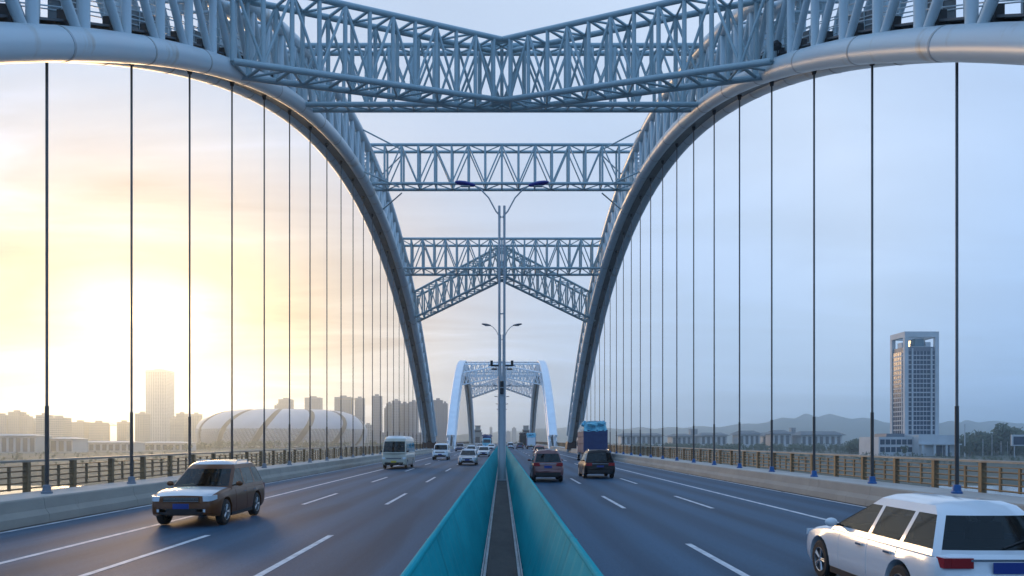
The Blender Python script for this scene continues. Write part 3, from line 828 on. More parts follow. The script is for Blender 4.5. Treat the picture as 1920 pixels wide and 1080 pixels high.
def sedan(L=4.6, W=1.78, H=1.47, **k):
    d = dict(L=L, W=W, H=H, wb=L*.585, fo=.88, r=.33, sill=.22, seams=[.62, -.30, -1.14],
        top=[(-L/2, .62), (-L/2+.06, .86), (-L/2+.25, .935), (-1.6, .945), (0, .90), (.85, .915), (L/2-.8, .85), (L/2-.30, .75), (L/2-.08, .66), (L/2, .54)],
        gh=[(.87, 1.02, -1.82, .85), (.94, .90, -1.72, .82), (H-.17, .12, -1.02, .66), (H-.06, -.05, -.80, .58)],
        pB=-.28, pC=-1.12, nose_z=.66, tail_z=.78, handles=[-.12, -.96], lamp_h=.13, fr=.75)
    d.update(k); return d
p_brown = mat('copper_brown_paint', (.12, .036, .008), .3, 0, .2, .3)
p_shine = paint('sky_sheen_paint', (.66, .67, .69), .25)  # sky reflected on the brown SUV's hood and roof, painted in as pale colour
p_white = paint('white_car_paint', (.74, .75, .76), .28)
p_silver = paint('silver_car_paint', (.50, .52, .55), .3, .4)
p_beige = paint('beige_bus_paint', (.42, .39, .31), .4)
p_redbr = paint('red_brown_paint', (.17, .06, .055), .3, .3)
p_blk = mat('black_car_paint', (.006, .006, .008), .3, 0, .1, .2)
p_red = paint('red_car_paint', (.32, .03, .03), .3)
p_navy = paint('navy_car_paint', (.02, .035, .09), .3)
p_whiter = paint('white_roof_paint', (.76, .76, .74), .4)

# left carriageway: oncoming
place(make_car('brown_suv', 'copper brown SUV with sky sheen painted on its hood and roof, nearest car on the left carriageway', 'car', suv(4.55, 1.88, 1.74, roof_paint=p_shine, bonnet=p_shine), p_brown), -8.72, 23.1, True)
BUS = dict(L=7.0, W=2.02, H=2.72, wb=3.9, fo=1.15, r=.39, sill=.30, seams=[2.05, 1.25],
        top=[(-3.5, 1.0), (-3.42, 1.30), (-3.2, 1.36), (2.6, 1.36), (3.2, 1.33), (3.42, 1.20), (3.5, .80)],
        gh=[(1.30, 3.36, -3.40, .985), (1.40, 3.32, -3.40, .975), (2.28, 2.90, -3.34, .90), (2.52, 2.66, -3.25, .84)],
        pB=1.2, pC=-1.1, nose_z=.90, tail_z=1.0, handles=[1.4], bulge=.16, fr=.35, fmin=.86, rr=.2, rmin=.93, lamp_h=.17, grille_h=.10,
        rows=(1.9, .6, -.5, -1.6, -2.7), plate=m_platey, roof_paint=p_whiter, mirror=m_black)
place(make_car('minibus', 'beige minibus with a white roof and large dark windscreen driving on the left carriageway', 'minibus', BUS, p_beige), -8.85, 66.2, True)
place(make_car('white_suv', 'white boxy SUV coming on just right of the minibus', 'car', suv(4.7, 1.9, 2.0, r=.40, sill=.36,
      top=[(-2.35, .85), (-2.3, 1.05), (-2.19, 1.16), (-.2, 1.17), (.85, 1.18), (1.6, 1.14), (2.05, 1.07), (2.27, .97), (2.35, .78)],
      gh=[(1.13, 1.0, -2.25, .89), (1.22, .93, -2.23, .87), (1.80, .42, -2.08, .78), (1.93, .26, -1.98, .70)], nose_z=.98, tail_z=1.1, fmin=.84, fr=.4), p_white), -7.35, 93.2, True)
place(make_car('silver_sedan', 'silver sedan coming on beside the median, nearest of the small cars', 'car', sedan(4.6, 1.78, 1.55), p_silver), -3.25, 74.2, True)
place(make_car('white_sedan', 'white sedan right behind the silver sedan, closest to the median screen', 'car', sedan(4.6, 1.8, 1.55), p_white), -2.6, 110.5, True)
place(make_car('white_sedan', 'white saloon peeking out left behind the silver sedan', 'car', sedan(4.5, 1.76, 1.55), p_white), -4.95, 124.0, True)
place(make_car('dark_suv', 'dark SUV far off on the left carriageway under the second arch foot', 'car', suv(4.6, 1.86, 1.75), p_navy), -8.9, 163.0, True)
place(make_car('white_hatchback', 'small pale car farthest off along the median on the left carriageway', 'car', sedan(4.3, 1.76, 1.5), p_white), -2.5, 182.0, True)
place(make_car('pale_sedan', 'pale silver car far off between the blue truck and the white saloon', 'car', sedan(4.5, 1.76, 1.5), p_silver), -5.6, 196.0, True)
# right carriageway: moving away
place(make_car('white_car', 'white hatchback at the lower right edge, nearest vehicle, seen from its left rear', 'car',
      suv(4.5, 1.82, 1.58, sill=.24, r=.335, rails=False,
      top=[(-2.25, .66), (-2.2, .84), (-2.1, .93), (-.2, .945), (.85, .955), (1.5, .90), (1.95, .79), (2.17, .69), (2.25, .55)],
      gh=[(.90, 1.10, -2.12, .86), (.985, .98, -2.10, .835), (1.40, .16, -1.80, .605), (1.51, -.02, -1.66, .545)], nose_z=.70, tail_z=.84, tail_h=.13, plate_z=.78), p_white), 6.4, 11.9, False)
place(make_car('red_brown_suv', 'red brown SUV driving away beside the median screen on the right carriageway', 'car', suv(4.45, 1.78, 1.84,
      top=[(-2.225, .80), (-2.17, 1.0), (-2.07, 1.09), (-.2, 1.10), (.80, 1.10), (1.45, 1.06), (1.92, .96), (2.15, .84), (2.225, .68)],
      gh=[(1.05, .98, -2.12, .84), (1.14, .88, -2.10, .815), (1.62, .22, -1.82, .68), (1.76, .06, -1.70, .60)], tail_z=1.02, nose_z=.84), p_redbr), 2.60, 45.3, False)
place(make_car('black_suv', 'glossy black SUV driving away in front of the loaded blue truck', 'car', suv(4.6, 1.92, 1.78), p_blk), 6.05, 49.4, False)
place(make_car('red_car', 'small red car just ahead of the red brown SUV', 'car', sedan(4.4, 1.76, 1.6), p_red), 5.5, 113.0, False)
place(make_car('navy_car', 'tiny dark blue car far off on the right carriageway near the median', 'car', suv(4.5, 1.84, 1.7), p_navy), 4.7, 200.0, False)
place(make_car('white_van', 'tiny white car far off hugging the right side of the median', 'car', suv(4.5, 1.8, 1.8), p_white), 2.3, 205.0, False)

m_tarp = vary(mat('blue_tarp', (.04, .32, .46), .55), (.03, .28, .44), (.22, .58, .66), 1.8, None, .35, .62, world_space=False)
m_bedblue = vary(mat('truck_bed_blue', (.012, .03, .11), .5), (.012, .03, .11), (.02, .05, .15), 2, world_space=False)
m_cabpale = mat('truck_cab_pale', (.45, .48, .50), .4)
def make_truck(name, label, L, W, bed_top, load_top, pb, cabm, loadm, dark=False):
    t = empty(name, (0, 0, 0), label, 'truck')
    hw = W/2
    MB().box(-.45, .45, -L/2, L/2-.3, .62, .86).build('chassis', m_black, t)
    c = MB(); y1 = L/2; y0 = L/2-1.9
    secs = []
    for y, tz, q in ((y0, 2.75, .94), (y0+.06, 2.85, .99), (y1-.6, 2.85, .99), (y1-.25, 2.7, .99), (y1-.06, 1.7, .98), (y1, 1.4, .92)):
        secs.append([(-hw*q, y, .55), (hw*q, y, .55), (hw*q, y, tz-.25), (hw*q*.93, y, tz), (-hw*q*.93, y, tz), (-hw*q, y, tz-.25)])
    c.loft(secs, True); c.build('cab', cabm, t, True, 30)
    MB().quad((-hw*.85, y1-.035, 1.62), (hw*.85, y1-.035, 1.62), (hw*.82, y1-.215, 2.55), (-hw*.82, y1-.215, 2.55)).build('windshield', m_glass, t)
    for s in (-1, 1):
        MB().box(min(s*hw*.985, s*(hw*.99+.012)), max(s*hw*.985, s*(hw*.99+.012)), y1-1.5, y1-.75, 1.6, 2.35).build('side_window', m_glass, t)
        MB().box(s*hw*.72-.16, s*hw*.72+.16, y1-.02, y1+.02, .8, .98).build('headlight', m_head, t)
        MB().box(min(s*(hw+.05), s*(hw+.24)), max(s*(hw+.05), s*(hw+.24)), y1-.25, y1-.15, 1.7, 2.2).build('side_mirror', m_black, t)
        MB().box(s*hw*.7-.17, s*hw*.7+.17, -L/2-.02, -L/2+.03, .80, .95).build('tail_light', m_tail, t)
        for yw in (L/2-1.2, -L/2+1.1, -L/2+2.35): add_wheel(t, s*(hw-.16), yw, .50, .30, s)
    by1 = L/2-2.05; by0 = -L/2
    bed = MB().box(-hw, hw, by0, by1, .90, 1.15).build('bed_floor', pb, t)
    n = max(3, int((bed_top-1.15)/.62)); hh = (bed_top-1.15)/n
    for k in range(n):
        z0 = 1.16+k*hh; z1 = z0+hh-.05
        for s in (-1, 1): block('side_board', pb, t, s*hw-.03, s*hw+.03, by0+.08, by1-.08, z0, z1)
        block('tail_board', pb, t, -hw+.05, hw-.05, by0-.03, by0+.03, z0, z1)
        block('head_board', pb, t, -hw+.05, hw-.05, by1-.09, by1-.03, z0, z1)
    for s in (-1, 1):
        for y in np.linspace(by0+.02, by1-.02, 5): block('stake', m_bedblue if not dark else pb, t, s*hw-.05, s*hw+.05, y-.05, y+.05, .95, bed_top)
        for x in (-.33, .33): block('tail_stake', pb, t, x*W-.05, x*W+.05, by0-.06, by0+.02, .95, bed_top)
    MB().box(-hw+.06, hw-.06, by0+.06, by1-.12, 1.1, bed_top-.08).build('cargo', pb, t)
    if loadm:
        ld = MB(); nx, ny = 9, 14; rng = random.Random(5); secs = []
        for j in range(ny+1):
            y = by0-.10 + (by1-by0+.1)*j/ny; row = []
            for i in range(nx+1):
                u = i/nx*2-1; v = j/ny*2-1
                edge = max(0, 1-max(abs(u)**4, abs(v)**8))
                z = bed_top-.18 + (load_top-bed_top+.18)*edge**.5*(.84+.16*rng.random()) 
                row.append((u*(hw+.09)*(1 - .10*edge*0) + rng.uniform(-.03, .03), y+rng.uniform(-.05, .05), z + rng.uniform(-.07, .07)))
            secs.append(row)
        ld.loft(secs, caps=False)
        for q in range(int(26*L/9*max(1, W-1))):
            ld.blob((rng.uniform(-hw, hw)*.98, rng.uniform(by0, by1), bed_top + (load_top-bed_top)*rng.uniform(.25, .85)), (rng.uniform(.25, .5), rng.uniform(.3, .6), rng.uniform(.2, .4)), q, .22, 7, 5)
        ld.build('tarp_load', loadm, t, False)
        for y in np.linspace(by0+.5, by1-.5, 5):
            pts = [((i/nx*2-1)*(hw+.11), y, bed_top-.2+(load_top-bed_top+.24)*max(0, 1-abs(i/nx*2-1)**4)**.5) for i in range(nx+1)]
            MB().path(pts, .022, 5).build('lashing_rope', m_kerb, t)
    MB().box(-.24, .24, -L/2-.05, -L/2-.03, .98, 1.14).build('number_plate', m_platey, t)
    MB().box(-hw, hw, -L/2-.02, -L/2+.06, .52, .70).build('rear_bumper', m_black, t)
    return t
place(make_truck('loaded_truck', 'tall blue truck piled high under a light blue tarpaulin by the right arch foot', 9.0, 2.75, 3.6, 4.6, m_bedblue, m_cabpale, m_tarp), 11.0, 94.5, False)
place(make_truck('far_truck', 'white truck with a small blue covered load far off on the right carriageway', 8.5, 2.2, 3.2, 4.2, p_white, p_white, m_tarp), 7.7, 204.0, False)
place(make_truck('far_truck', 'oncoming truck with a dark blue load beyond the white sedans', 8.5, 2.3, 3.2, 3.75, m_bedblue, m_tarp, m_bedblue), -4.1, 212.0, True)
place(make_truck('dark_truck', 'dark truck silhouetted before the right gate tower far ahead', 9, 2.4, 3.9, 4.9, m_black, m_black, m_dark, True), 7.2, 262.0, False)
# ------------------------------------------------------------------ the far end of the bridge
m_tower = vary(mat('gate_tower_stone', (.34, .30, .26), .8), (.36, .32, .27), (.26, .23, .21), .6)
for s, side in ((-1, 'left'), (1, 'right')):
    t = empty('gate_tower', (s*14.0, 446, 0), f'stepped stone gate tower at the far bridge end on the {side}', 'tower', 'gate towers at the far bridge end')
    x = s*14.0
    MB().box(x-2.4, x+2.4, 443.6, 448.4, -2, 6.2).build('tower_shaft', m_tower, t)
    MB().box(x-2.6, x+2.6, 443.4, 448.6, 6.2, 6.9).build('cornice', m_tower, t)
    MB().box(x-1.9, x+1.9, 444.1, 447.9, 6.9, 8.0).build('belfry', m_dark, t)
    MB().box(x-2.2, x+2.2, 443.8, 448.2, 8.0, 8.5).build('cornice', m_tower, t)
    MB().box(x-1.5, x+1.5, 444.5, 447.5, 8.5, 10.4).build('tower_top', m_tower, t)
    MB().box(x-1.7, x+1.7, 444.3, 447.7, 10.4, 10.8).build('cap', m_tower, t)
    MB().box(x-1.2, x+1.2, 443.52, 443.62, .2, 4.2).build('door', m_dark, t)

# ------------------------------------------------------------------ office tower on the right bank
m_stone = vary(mat('office_stone', (.50, .51, .52), .6), (.52, .53, .54), (.44, .45, .46), .12)
m_owin = mat('office_glass', (.012, .035, .075), .12, spec=.1)
m_owin2 = mat('teal_glass', (.02, .12, .16), .08, spec=.8)
m_recess = mat('office_recess', (.10, .12, .15), .5)
t = empty('office_tower', (304, 565, GZ), 'pale stone office tower with dark glass floors and an open frame at its top', 'building')
X0, X1, Y0, Y1, ZT = 291.8, 316.6, 555.0, 576.0, 81.0
zb = 6.0
MB().box(X0+.9, X1-.9, Y0+.9, Y1-.9, GZ, 70.0).build('core', m_recess, t)
for (xa, xb) in ((X0, X0+2.7), (X1-2.7, X1)):
    for (ya, yb) in ((Y0, Y0+2.7), (Y1-2.7, Y1)):
        block('corner_pier', m_stone, t, xa, xb, ya, yb, GZ, ZT-4.0)
def ring(x0, x1, y0, y1, z0, z1, w, nm):
    mb = MB().box(x0, x1, y0, y0+w, z0, z1).box(x0, x1, y1-w, y1, z0, z1).box(x0, x0+w, y0+w, y1-w, z0, z1).box(x1-w, x1, y0+w, y1-w, z0, z1)
    mb.build(nm, m_stone, t)
ring(X0, X1, Y0, Y1, ZT-4.0, ZT, 2.7, 'crown_beam')
for (x, w) in ((X0+5.3, 1.1), (X1-5.6, 1.0)): block('mullion', m_stone, t, x, x+w, Y0+.25, Y0+.9, GZ, 69.0)
for (y, w) in ((Y0+4.6, 1.0),): block('mullion', m_stone, t, X0+.25, X0+.9, y, y+w, GZ, 66.0)
FL = 3.38
fx = [X0+2.75, X0+5.25] ; cols = [(X0+2.8, X0+5.2)] + [(X0+6.5+k*2.46, X0+6.5+k*2.46+2.2) for k in range(5)] + [(X1-4.5, X1-2.8)]
scols = [(Y0+2.8, Y0+4.5)] + [(Y0+5.75+k*3.1, Y0+5.75+k*3.1+2.75) for k in range(4)]
nfl = 18
for k in range(nfl):
    z = zb + k*FL
    block('spandrel', m_stone, t, X0+2.7, X1-2.7, Y0+.45, Y0+.92, z, z+(.62 if k != 8 and k != 9 else .9))
    block('spandrel', m_stone, t, X0+.45, X0+.92, Y0+2.7, Y1-2.7, z, z+.75)
    for (a, b) in cols: block('window', m_owin, t, a, b, Y0+.62, Y0+.93, z+.62, z+FL)
    for (a, b) in scols: block('window', m_owin, t, X0+.62, X0+.93, a, b, z+.75, z+FL)
for k in range(4): block('thin_mullion', m_stone, t, X0+6.5+2.2+k*2.46, X0+6.5+2.46+k*2.46, Y0+.55, Y0+.90, zb, zb+nfl*FL)
for k in range(3): block('thin_mullion', m_stone, t, X0+.55, X0+.90, Y0+5.75+2.75+k*3.1, Y0+5.75+3.1+k*3.1, zb, zb+nfl*FL)
# stepped top and glass lantern inside the open crown
block('setback', m_stone, t, X0+5.4, X1-5.6, Y0+1.6, Y1-5, 67.0, 70.4)
block('setback', m_stone, t, X0+2.9, X0+5.4, Y0+1.6, Y1-5, 64.0, 68.2)
block('glass_lantern', m_owin2, t, X0+9.0, X0+15.5, Y0+3, Y1-6, 70.4, 76.2)
block('setback', m_stone, t, X1-8.6, X1-5.0, Y0+2.0, Y1-8, 70.0, 73.6)
block('side_lantern', m_stone, t, X0+2.2, X0+6.5, Y0+8.5, Y0+14.5, 66.0, 74.0)
# podium
MB().box(292.6, 320.6, 538.0, 554.9, GZ, 5.9).build('podium', m_stone, t)
for k in range(2): block('podium_door', m_owin, t, 304.5+k*5.4, 308.9+k*5.4, 537.85, 538.05, GZ, -1.4)
for k in range(4): block('podium_column', m_stone, t, 293.2+k*8.2, 294.6+k*8.2, 534.5, 535.9, GZ, -1.0)
MB().box(292.6, 320.6, 534.2, 537.9, -1.0, -.2).build('canopy', m_stone, t)
MB().box(268.0, 292.5, 545.0, 575.0, GZ, 4.6).build('podium_wing', m_stone, t)
for k in range(6):
    for q in range(2): block('podium_window', m_owin, t, 269.0+k*3.9, 272.2+k*3.9, 544.88, 545.03, -6.2+q*5.4, -2.6+q*5.4)
block('roof_plant', m_recess, t, 277, 290, 552, 570, 4.6, 7.0)

# ------------------------------------------------------------------ stadium on the left bank
SX, SY, SA, SB, SH = -337.0, 1180.0, 128.0, 105.0, 57.0
m_shell = vary(mat('stadium_shell', (.52, .54, .57), .32, .25), (.44, .46, .49), (.36, .38, .41), .03)
m_shell2 = vary(mat('stadium_scales', (.30, .30, .31), .5), (.32, .32, .33), (.24, .24, .25), .05)
m_slot = mat('stadium_slot', (.07, .065, .06), .6)
t = empty('stadium', (SX, SY, GZ), 'low oval stadium with a silver shell cut by slanted dark bands', 'stadium')
PV = [(0, .93, 0), (.2, .98, .20), (.4, 1.0, .42), (.55, .985, .58), (.7, .93, .74), (.82, .85, .86), (.92, .74, .95), (1.0, .60, 1.0)]
def sh(th, v, k=1.0):
    rr_ = pchip([a for a, b, c in PV], [b for a, b, c in PV], v)*k; zz = pchip([a for a, b, c in PV], [c for a, b, c in PV], v)
    return (SX + SA*rr_*math.cos(th), SY + SB*rr_*math.sin(th), GZ + SH*zz*(1 if k >= 1 else .985))
NP = 13
MB().loft([[sh(2*math.pi*i/72, v, .972) for i in range(72)] for v in np.linspace(0, 1, 12)], True).build('inner_shell', m_slot, t, True)
step = 2*math.pi/NP
for i in range(NP):
    th0 = i*step + R(-90) + .06
    def thv(u, v): return th0 + u*(step-.075) + (v-.5)*.34
    up = MB(); up.loft([[sh(thv(u, v), v, 1.0) for u in np.linspace(0, 1, 8)] for v in np.linspace(.46, 1, 9)], caps=False)
    up.build('shell_panel', m_shell, t, True, 60)
    lo = MB(); lo.loft([[sh(thv(u, v), v, .99) for u in np.linspace(0, 1, 8)] for v in np.linspace(0, .46, 6)], caps=False)
    lw = lo.build('lower_panel', m_shell2, t, True, 60)
    sc = MB()
    nu, nv = 9, 6
    for a in range(nu*2):
        for b in range(nv*2):
            if (a+b) % 2: continue
            u = (a+.5)/(nu*2); v = .02 + .46*(b+.5)/(nv*2); du = .5/nu*.82; dv = .46*.5/nv*.82
            if u-du < 0 or u+du > 1: continue
            c0 = sh(thv(u, v), v, 1.008)
            q = [sh(thv(u-du, v), v, .997), sh(thv(u, v-dv), max(v-dv, 0), .997), sh(thv(u+du, v), v, .997), sh(thv(u, v+dv), v+dv, .997)]
            b0 = len(sc.v); sc.v += q + [c0]; sc.f += [(b0, b0+1, b0+4), (b0+1, b0+2, b0+4), (b0+2, b0+3, b0+4), (b0+3, b0, b0+4)]
    tag(sc.build('diamond_scales', m_shell, t), kind='stuff')
MB().loft([[sh(2*math.pi*i/72, .03, k) for i in range(72)] for k in (1.03, 1.045)] + [[(p[0], p[1], p[2]+1.2) for p in [sh(2*math.pi*i/72, .03, k) for i in range(72)]] for k in (1.045, 1.03)], True, False).build('base_ring', m_kerb, t)

# ------------------------------------------------------------------ city blocks
m_facw = mat('far_window', (.06, .07, .085), .25)
WALLS = {n: vary(mat('wall_'+n, c, .8), c, tuple(q*.85 for q in c), .05) for n, c in dict(grey=(.19, .21, .25), slate=(.12, .16, .22), warm=(.33, .29, .25), pale=(.46, .45, .43), brick=(.28, .22, .19)).items()}
def X_of(px, D): return (px-941)/F*D
def Z_of(py, D): return CAMZ + (825-py)/F*D
def block_tower(name, label, x0, x1, top, D, wall='grey', depth=22, floors=3.1, bay=3.4, roof='box', bands=False, step=None, group=None, cat='building'):
    xa, xb, zt = X_of(x0, D), X_of(x1, D), Z_of(top, D)
    t = empty(name, ((xa+xb)/2, D+depth/2, GZ), label, cat, group)
    m = WALLS[wall]
    vol = [(xa, xb, D, D+depth, zt)]
    if step: # (side, width fraction, lower top)
        sd, fr, top2 = step; w = (xb-xa)*fr; z2 = Z_of(top2, D)
        if sd == 'l': vol = [(xa+w, xb, D, D+depth, zt), (xa, xa+w-.05, D+1.5, D+depth-2, z2)]
        else: vol = [(xa, xb-w, D, D+depth, zt), (xb-w+.05, xb, D+1.5, D+depth-2, z2)]
    wb = MB()
    for i, (a, b, c, d, z) in enumerate(vol):
        MB().box(a, b, c, d, GZ, z).build('wall', m, t)
        rf = MB().box(a-.3, b+.3, c-.3, d+.3, z, z+.9).build('roof', m, t)
        if roof == 'box':
            MB().box(a+(b-a)*.3, a+(b-a)*.68, c+depth*.3, c+depth*.65, z+.9, z+4.4).build('lift_house', m, rf)
        nb = max(2, int((b-a)/bay)); nf = int((z-GZ)/floors)
        for side in ('f', 's'):
            nbb = nb if side == 'f' else max(2, int((d-c)/bay))
            for k in range(nbb):
                if side == 'f':
                    u0 = a+(b-a)*(k+.2)/nbb; u1 = a+(b-a)*(k+.8)/nbb
                else:
                    u0 = c+(d-c)*(k+.25)/nbb; u1 = c+(d-c)*(k+.75)/nbb
                for q in range(1, nf):
                    z0 = GZ+q*floors+.9; z1 = z0+1.55
                    if side == 'f': wb.box(u0, u1, c-.12, c+.1, z0, z1)
                    else:
                        xs = b if (a+b)/2 < 0 else a
                        wb.box(xs-.12, xs+.12, u0, u1, z0, z1)
        if bands:
            for q in range(2, nf, 1):
                z0 = GZ+q*floors; block('floor_band', WALLS['pale'], t, a-.25, b+.25, c-.35, c-.05, z0, z0+.7)
    tag(wb.build('windows', m_facw, t), kind='stuff')
    return t
B = block_tower
B('apartment_block', 'hazy apartment block cut by the left edge of the photo', -20, 12, 779, 1500, 'brick')
B('apartment_block', 'stepped hazy apartment tower second from the left edge', 15, 50, 773, 1500, 'brick', step=('r', .38, 781))
B('apartment_block', 'low hazy apartment block between the stepped tower and the banded block', 50, 66, 788, 1550, 'warm')
B('office_block', 'broad pale office block with light floor bands behind the nearest left hanger', 66, 120, 784, 1250, 'warm', bands=True, step=('l', .40, 779))
B('apartment_block', 'lone hazy block right of the banded office block', 133, 158, 792, 1450, 'brick')
B('apartment_block', 'lone hazy block left of the construction crane', 167, 193, 793, 1450, 'brick')
B('apartment_block', 'hazy block right of the construction crane under the sun', 219, 237, 792, 1500, 'brick')
B('round_top_tower', 'short tower with a flared top just left of the tallest skyscraper', 253, 271, 776, 1350, 'warm')
B('skyscraper', 'tallest skyscraper glowing in the haze right below the sun', 273, 312, 695, 1650, 'pale', depth=40, bay=4.5)
B('apartment_block', 'hazy block right of the glowing skyscraper', 318, 345, 776, 1600, 'warm', step=('l', .45, 784))
B('apartment_block', 'narrow hazy block left of the stadium', 357, 372, 777, 1600, 'warm')
B('apartment_block', 'grey tower block with a lower left step behind the stadium roof', 514, 545, 749, 1700, 'grey', step=('l', .25, 760), depth=26)
B('apartment_block', 'flat topped grey tower block behind the middle of the stadium', 571, 600, 746, 1700, 'grey', depth=26)
B('apartment_block', 'grey tower block beside the tower crane behind the stadium', 627, 657, 745, 1680, 'slate', depth=26)
B('apartment_block', 'narrow dark tower block at the right end of the stadium', 665, 681, 747, 1650, 'slate', depth=22)
B('apartment_block', 'slim dark tower block standing alone right of the stadium', 697, 714, 743, 1450, 'slate', depth=20)
B('apartment_block', 'low pale block between the stadium and the slim dark tower', 681, 697, 797, 1500, 'pale', depth=20)
B('apartment_block', 'left tower of the dense block cluster beside the arch foot', 720, 734, 757, 1500, 'slate', depth=22, step=('l', .3, 766))
B('apartment_block', 'second tower of the dense block cluster beside the arch foot', 734.6, 749, 752, 1480, 'grey', depth=22)
B('apartment_block', 'third tower of the dense block cluster beside the arch foot', 749.6, 766, 757, 1500, 'slate', depth=22)
B('apartment_block', 'right tower of the dense block cluster beside the arch foot', 766.6, 783, 754, 1480, 'slate', depth=22)
B('apartment_block', 'dark tower block between the left arch foot and the white far arch', 812, 838, 751, 1300, 'slate', depth=24, step=('r', .35, 757))
B('apartment_block', 'low grey block at the foot of the dense tower cluster', 716, 800, 812, 1100, 'grey', roof='none')
B('far_tower', 'faint tower in the haze right of the median lamp', 960, 968, 803, 2600, 'grey', group=None)
B('far_tower', 'faint wider block in the haze before the gate towers', 948, 957, 810, 2500, 'grey')
B('far_tower', 'faint tower in the haze left of the median lamp', 918, 923, 802, 2600, 'grey')
# tower cranes
def crane(label, px, D, top, jib, flip=1):
    x = X_of(px, D); zt = Z_of(top, D)
    t = empty('tower_crane', (x, D, GZ), label, 'crane', 'tower cranes')
    MB().box(x-.9, x+.9, D-.9, D+.9, GZ, zt).build('mast', m_crane, t)
    MB().box(min(x-flip*jib*.3, x+flip*jib), max(x-flip*jib*.3, x+flip*jib), D-.6, D+.6, zt-3.2, zt-1.9).build('jib', m_crane, t)
    MB().box(x-flip*jib*.28-1.2, x-flip*jib*.28+1.2, D-1, D+1, zt-6, zt-3.25).build('counterweight', m_crane, t)
    MB().tube((x, D, zt+3), (x+flip*jib*.75, D, zt-1.8), .25, 5).build('stay', m_crane, t)
m_crane = mat('crane_paint', (.28, .18, .06), .6)
crane('thin tower crane between two hazy blocks left of the sun', 205, 1500, 795, 14)
crane('tower crane standing behind the stadium roof', 659, 1640, 746, 30, -1)
# low pavilions on the left bank
def pavilion(label, x0, x1, top, D, depth=26, m=None, posts=True):
    xa, xb, zt = X_of(x0, D), X_of(x1, D), Z_of(top, D)
    t = empty('pavilion', ((xa+xb)/2, D, GZ), label, 'pavilion', 'low pavilions on the left bank')
    MB().loft([[(xa-1.5, D-1.5, zt-1.2), (xb+1.5, D-1.5, zt-1.2), (xb+1.5, D+depth, zt-1.2), (xa-1.5, D+depth, zt-1.2)],
               [(xa+(xb-xa)*.25, D+depth*.3, zt), (xb-(xb-xa)*.25, D+depth*.3, zt), (xb-(xb-xa)*.25, D+depth*.6, zt), (xa+(xb-xa)*.25, D+depth*.6, zt)]], True).build('roof', m_stone, t)
    MB().box(xa, xb, D+1, D+depth-1, GZ, zt-1.4).build('wall', WALLS['pale'], t)
    n = max(3, int((xb-xa)/6))
    for k in range(n): block('window', m_facw, t, xa+(xb-xa)*(k+.15)/n, xa+(xb-xa)*(k+.8)/n, D+.9, D+1.05, GZ+1.2, zt-3.2)
pavilion('long low pavilion at the left edge with a pale roof', -40, 66, 814, 660)
pavilion('pale tent roofed pavilion right of the nearest left hanger', 92, 136, 820, 680)
pavilion('long low shed under the lone hazy blocks', 140, 250, 827, 740)
pavilion('low long shed below the glowing skyscraper', 255, 350, 828, 790)
# palace-like low buildings on the right bank
m_tile = vary(mat('grey_roof_tile', (.07, .085, .10), .6), (.07, .085, .10), (.10, .11, .12), .2)
def hall(label, x0, x1, top, eave, D, depth=30):
    xa, xb, zt, ze = X_of(x0, D), X_of(x1, D), Z_of(top, D), Z_of(eave, D)
    t = empty('tiled_hall', ((xa+xb)/2, D, GZ), label, 'hall', 'tiled halls on the right bank')
    MB().box(xa+2, xb-2, D, D+depth, GZ, ze).build('wall', m_stone, t)
    MB().loft([[(xa-2, D-4, ze), (xb+2, D-4, ze), (xb+2, D+depth+4, ze), (xa-2, D+depth+4, ze)],
               [(xa+1, D-1, ze+(zt-ze)*.35), (xb-1, D-1, ze+(zt-ze)*.35), (xb-1, D+depth+1, ze+(zt-ze)*.35), (xa+1, D+depth+1, ze+(zt-ze)*.35)],
               [(xa+6, D+depth*.42, zt), (xb-6, D+depth*.42, zt), (xb-6, D+depth*.55, zt), (xa+6, D+depth*.55, zt)]], True).build('roof', m_tile, t)
    n = max(2, int((xb-xa)/7))
    for k in range(n): block('window', m_facw, t, xa+2+(xb-xa-4)*(k+.15)/n, xa+2+(xb-xa-4)*(k+.7)/n, D-.12, D+.05, GZ+6, ze-1.5)
hall('leftmost long hall with a grey tiled roof right of the truck', 1162, 1244, 812, 817, 1000)
hall('small tiled hall between the long hall and the roof with a mast', 1258, 1300, 813, 818, 1000)
hall('low tiled hall left of the middle of the right bank', 1312, 1366, 811, 817, 980)
hall('tiled hall with a raised roof left of the highest hall', 1384, 1428, 807, 815, 960)
hall('highest tiled hall in the middle of the row of roofs', 1448, 1486, 806, 814, 950)
hall('broad tiled hall at the right end of the row of roofs', 1500, 1582, 808, 816, 940)
hall('narrow tiled hall tucked behind the two broad halls', 1428, 1460, 811, 817, 990)
B('roof_tower', 'small square tower rising behind the tiled halls', 1295, 1308, 805, 1300, 'grey', depth=14, roof='none')
B('roof_tower', 'small square roof tower above the broad tiled hall', 1484, 1492, 803, 1250, 'grey', depth=10, roof='none')
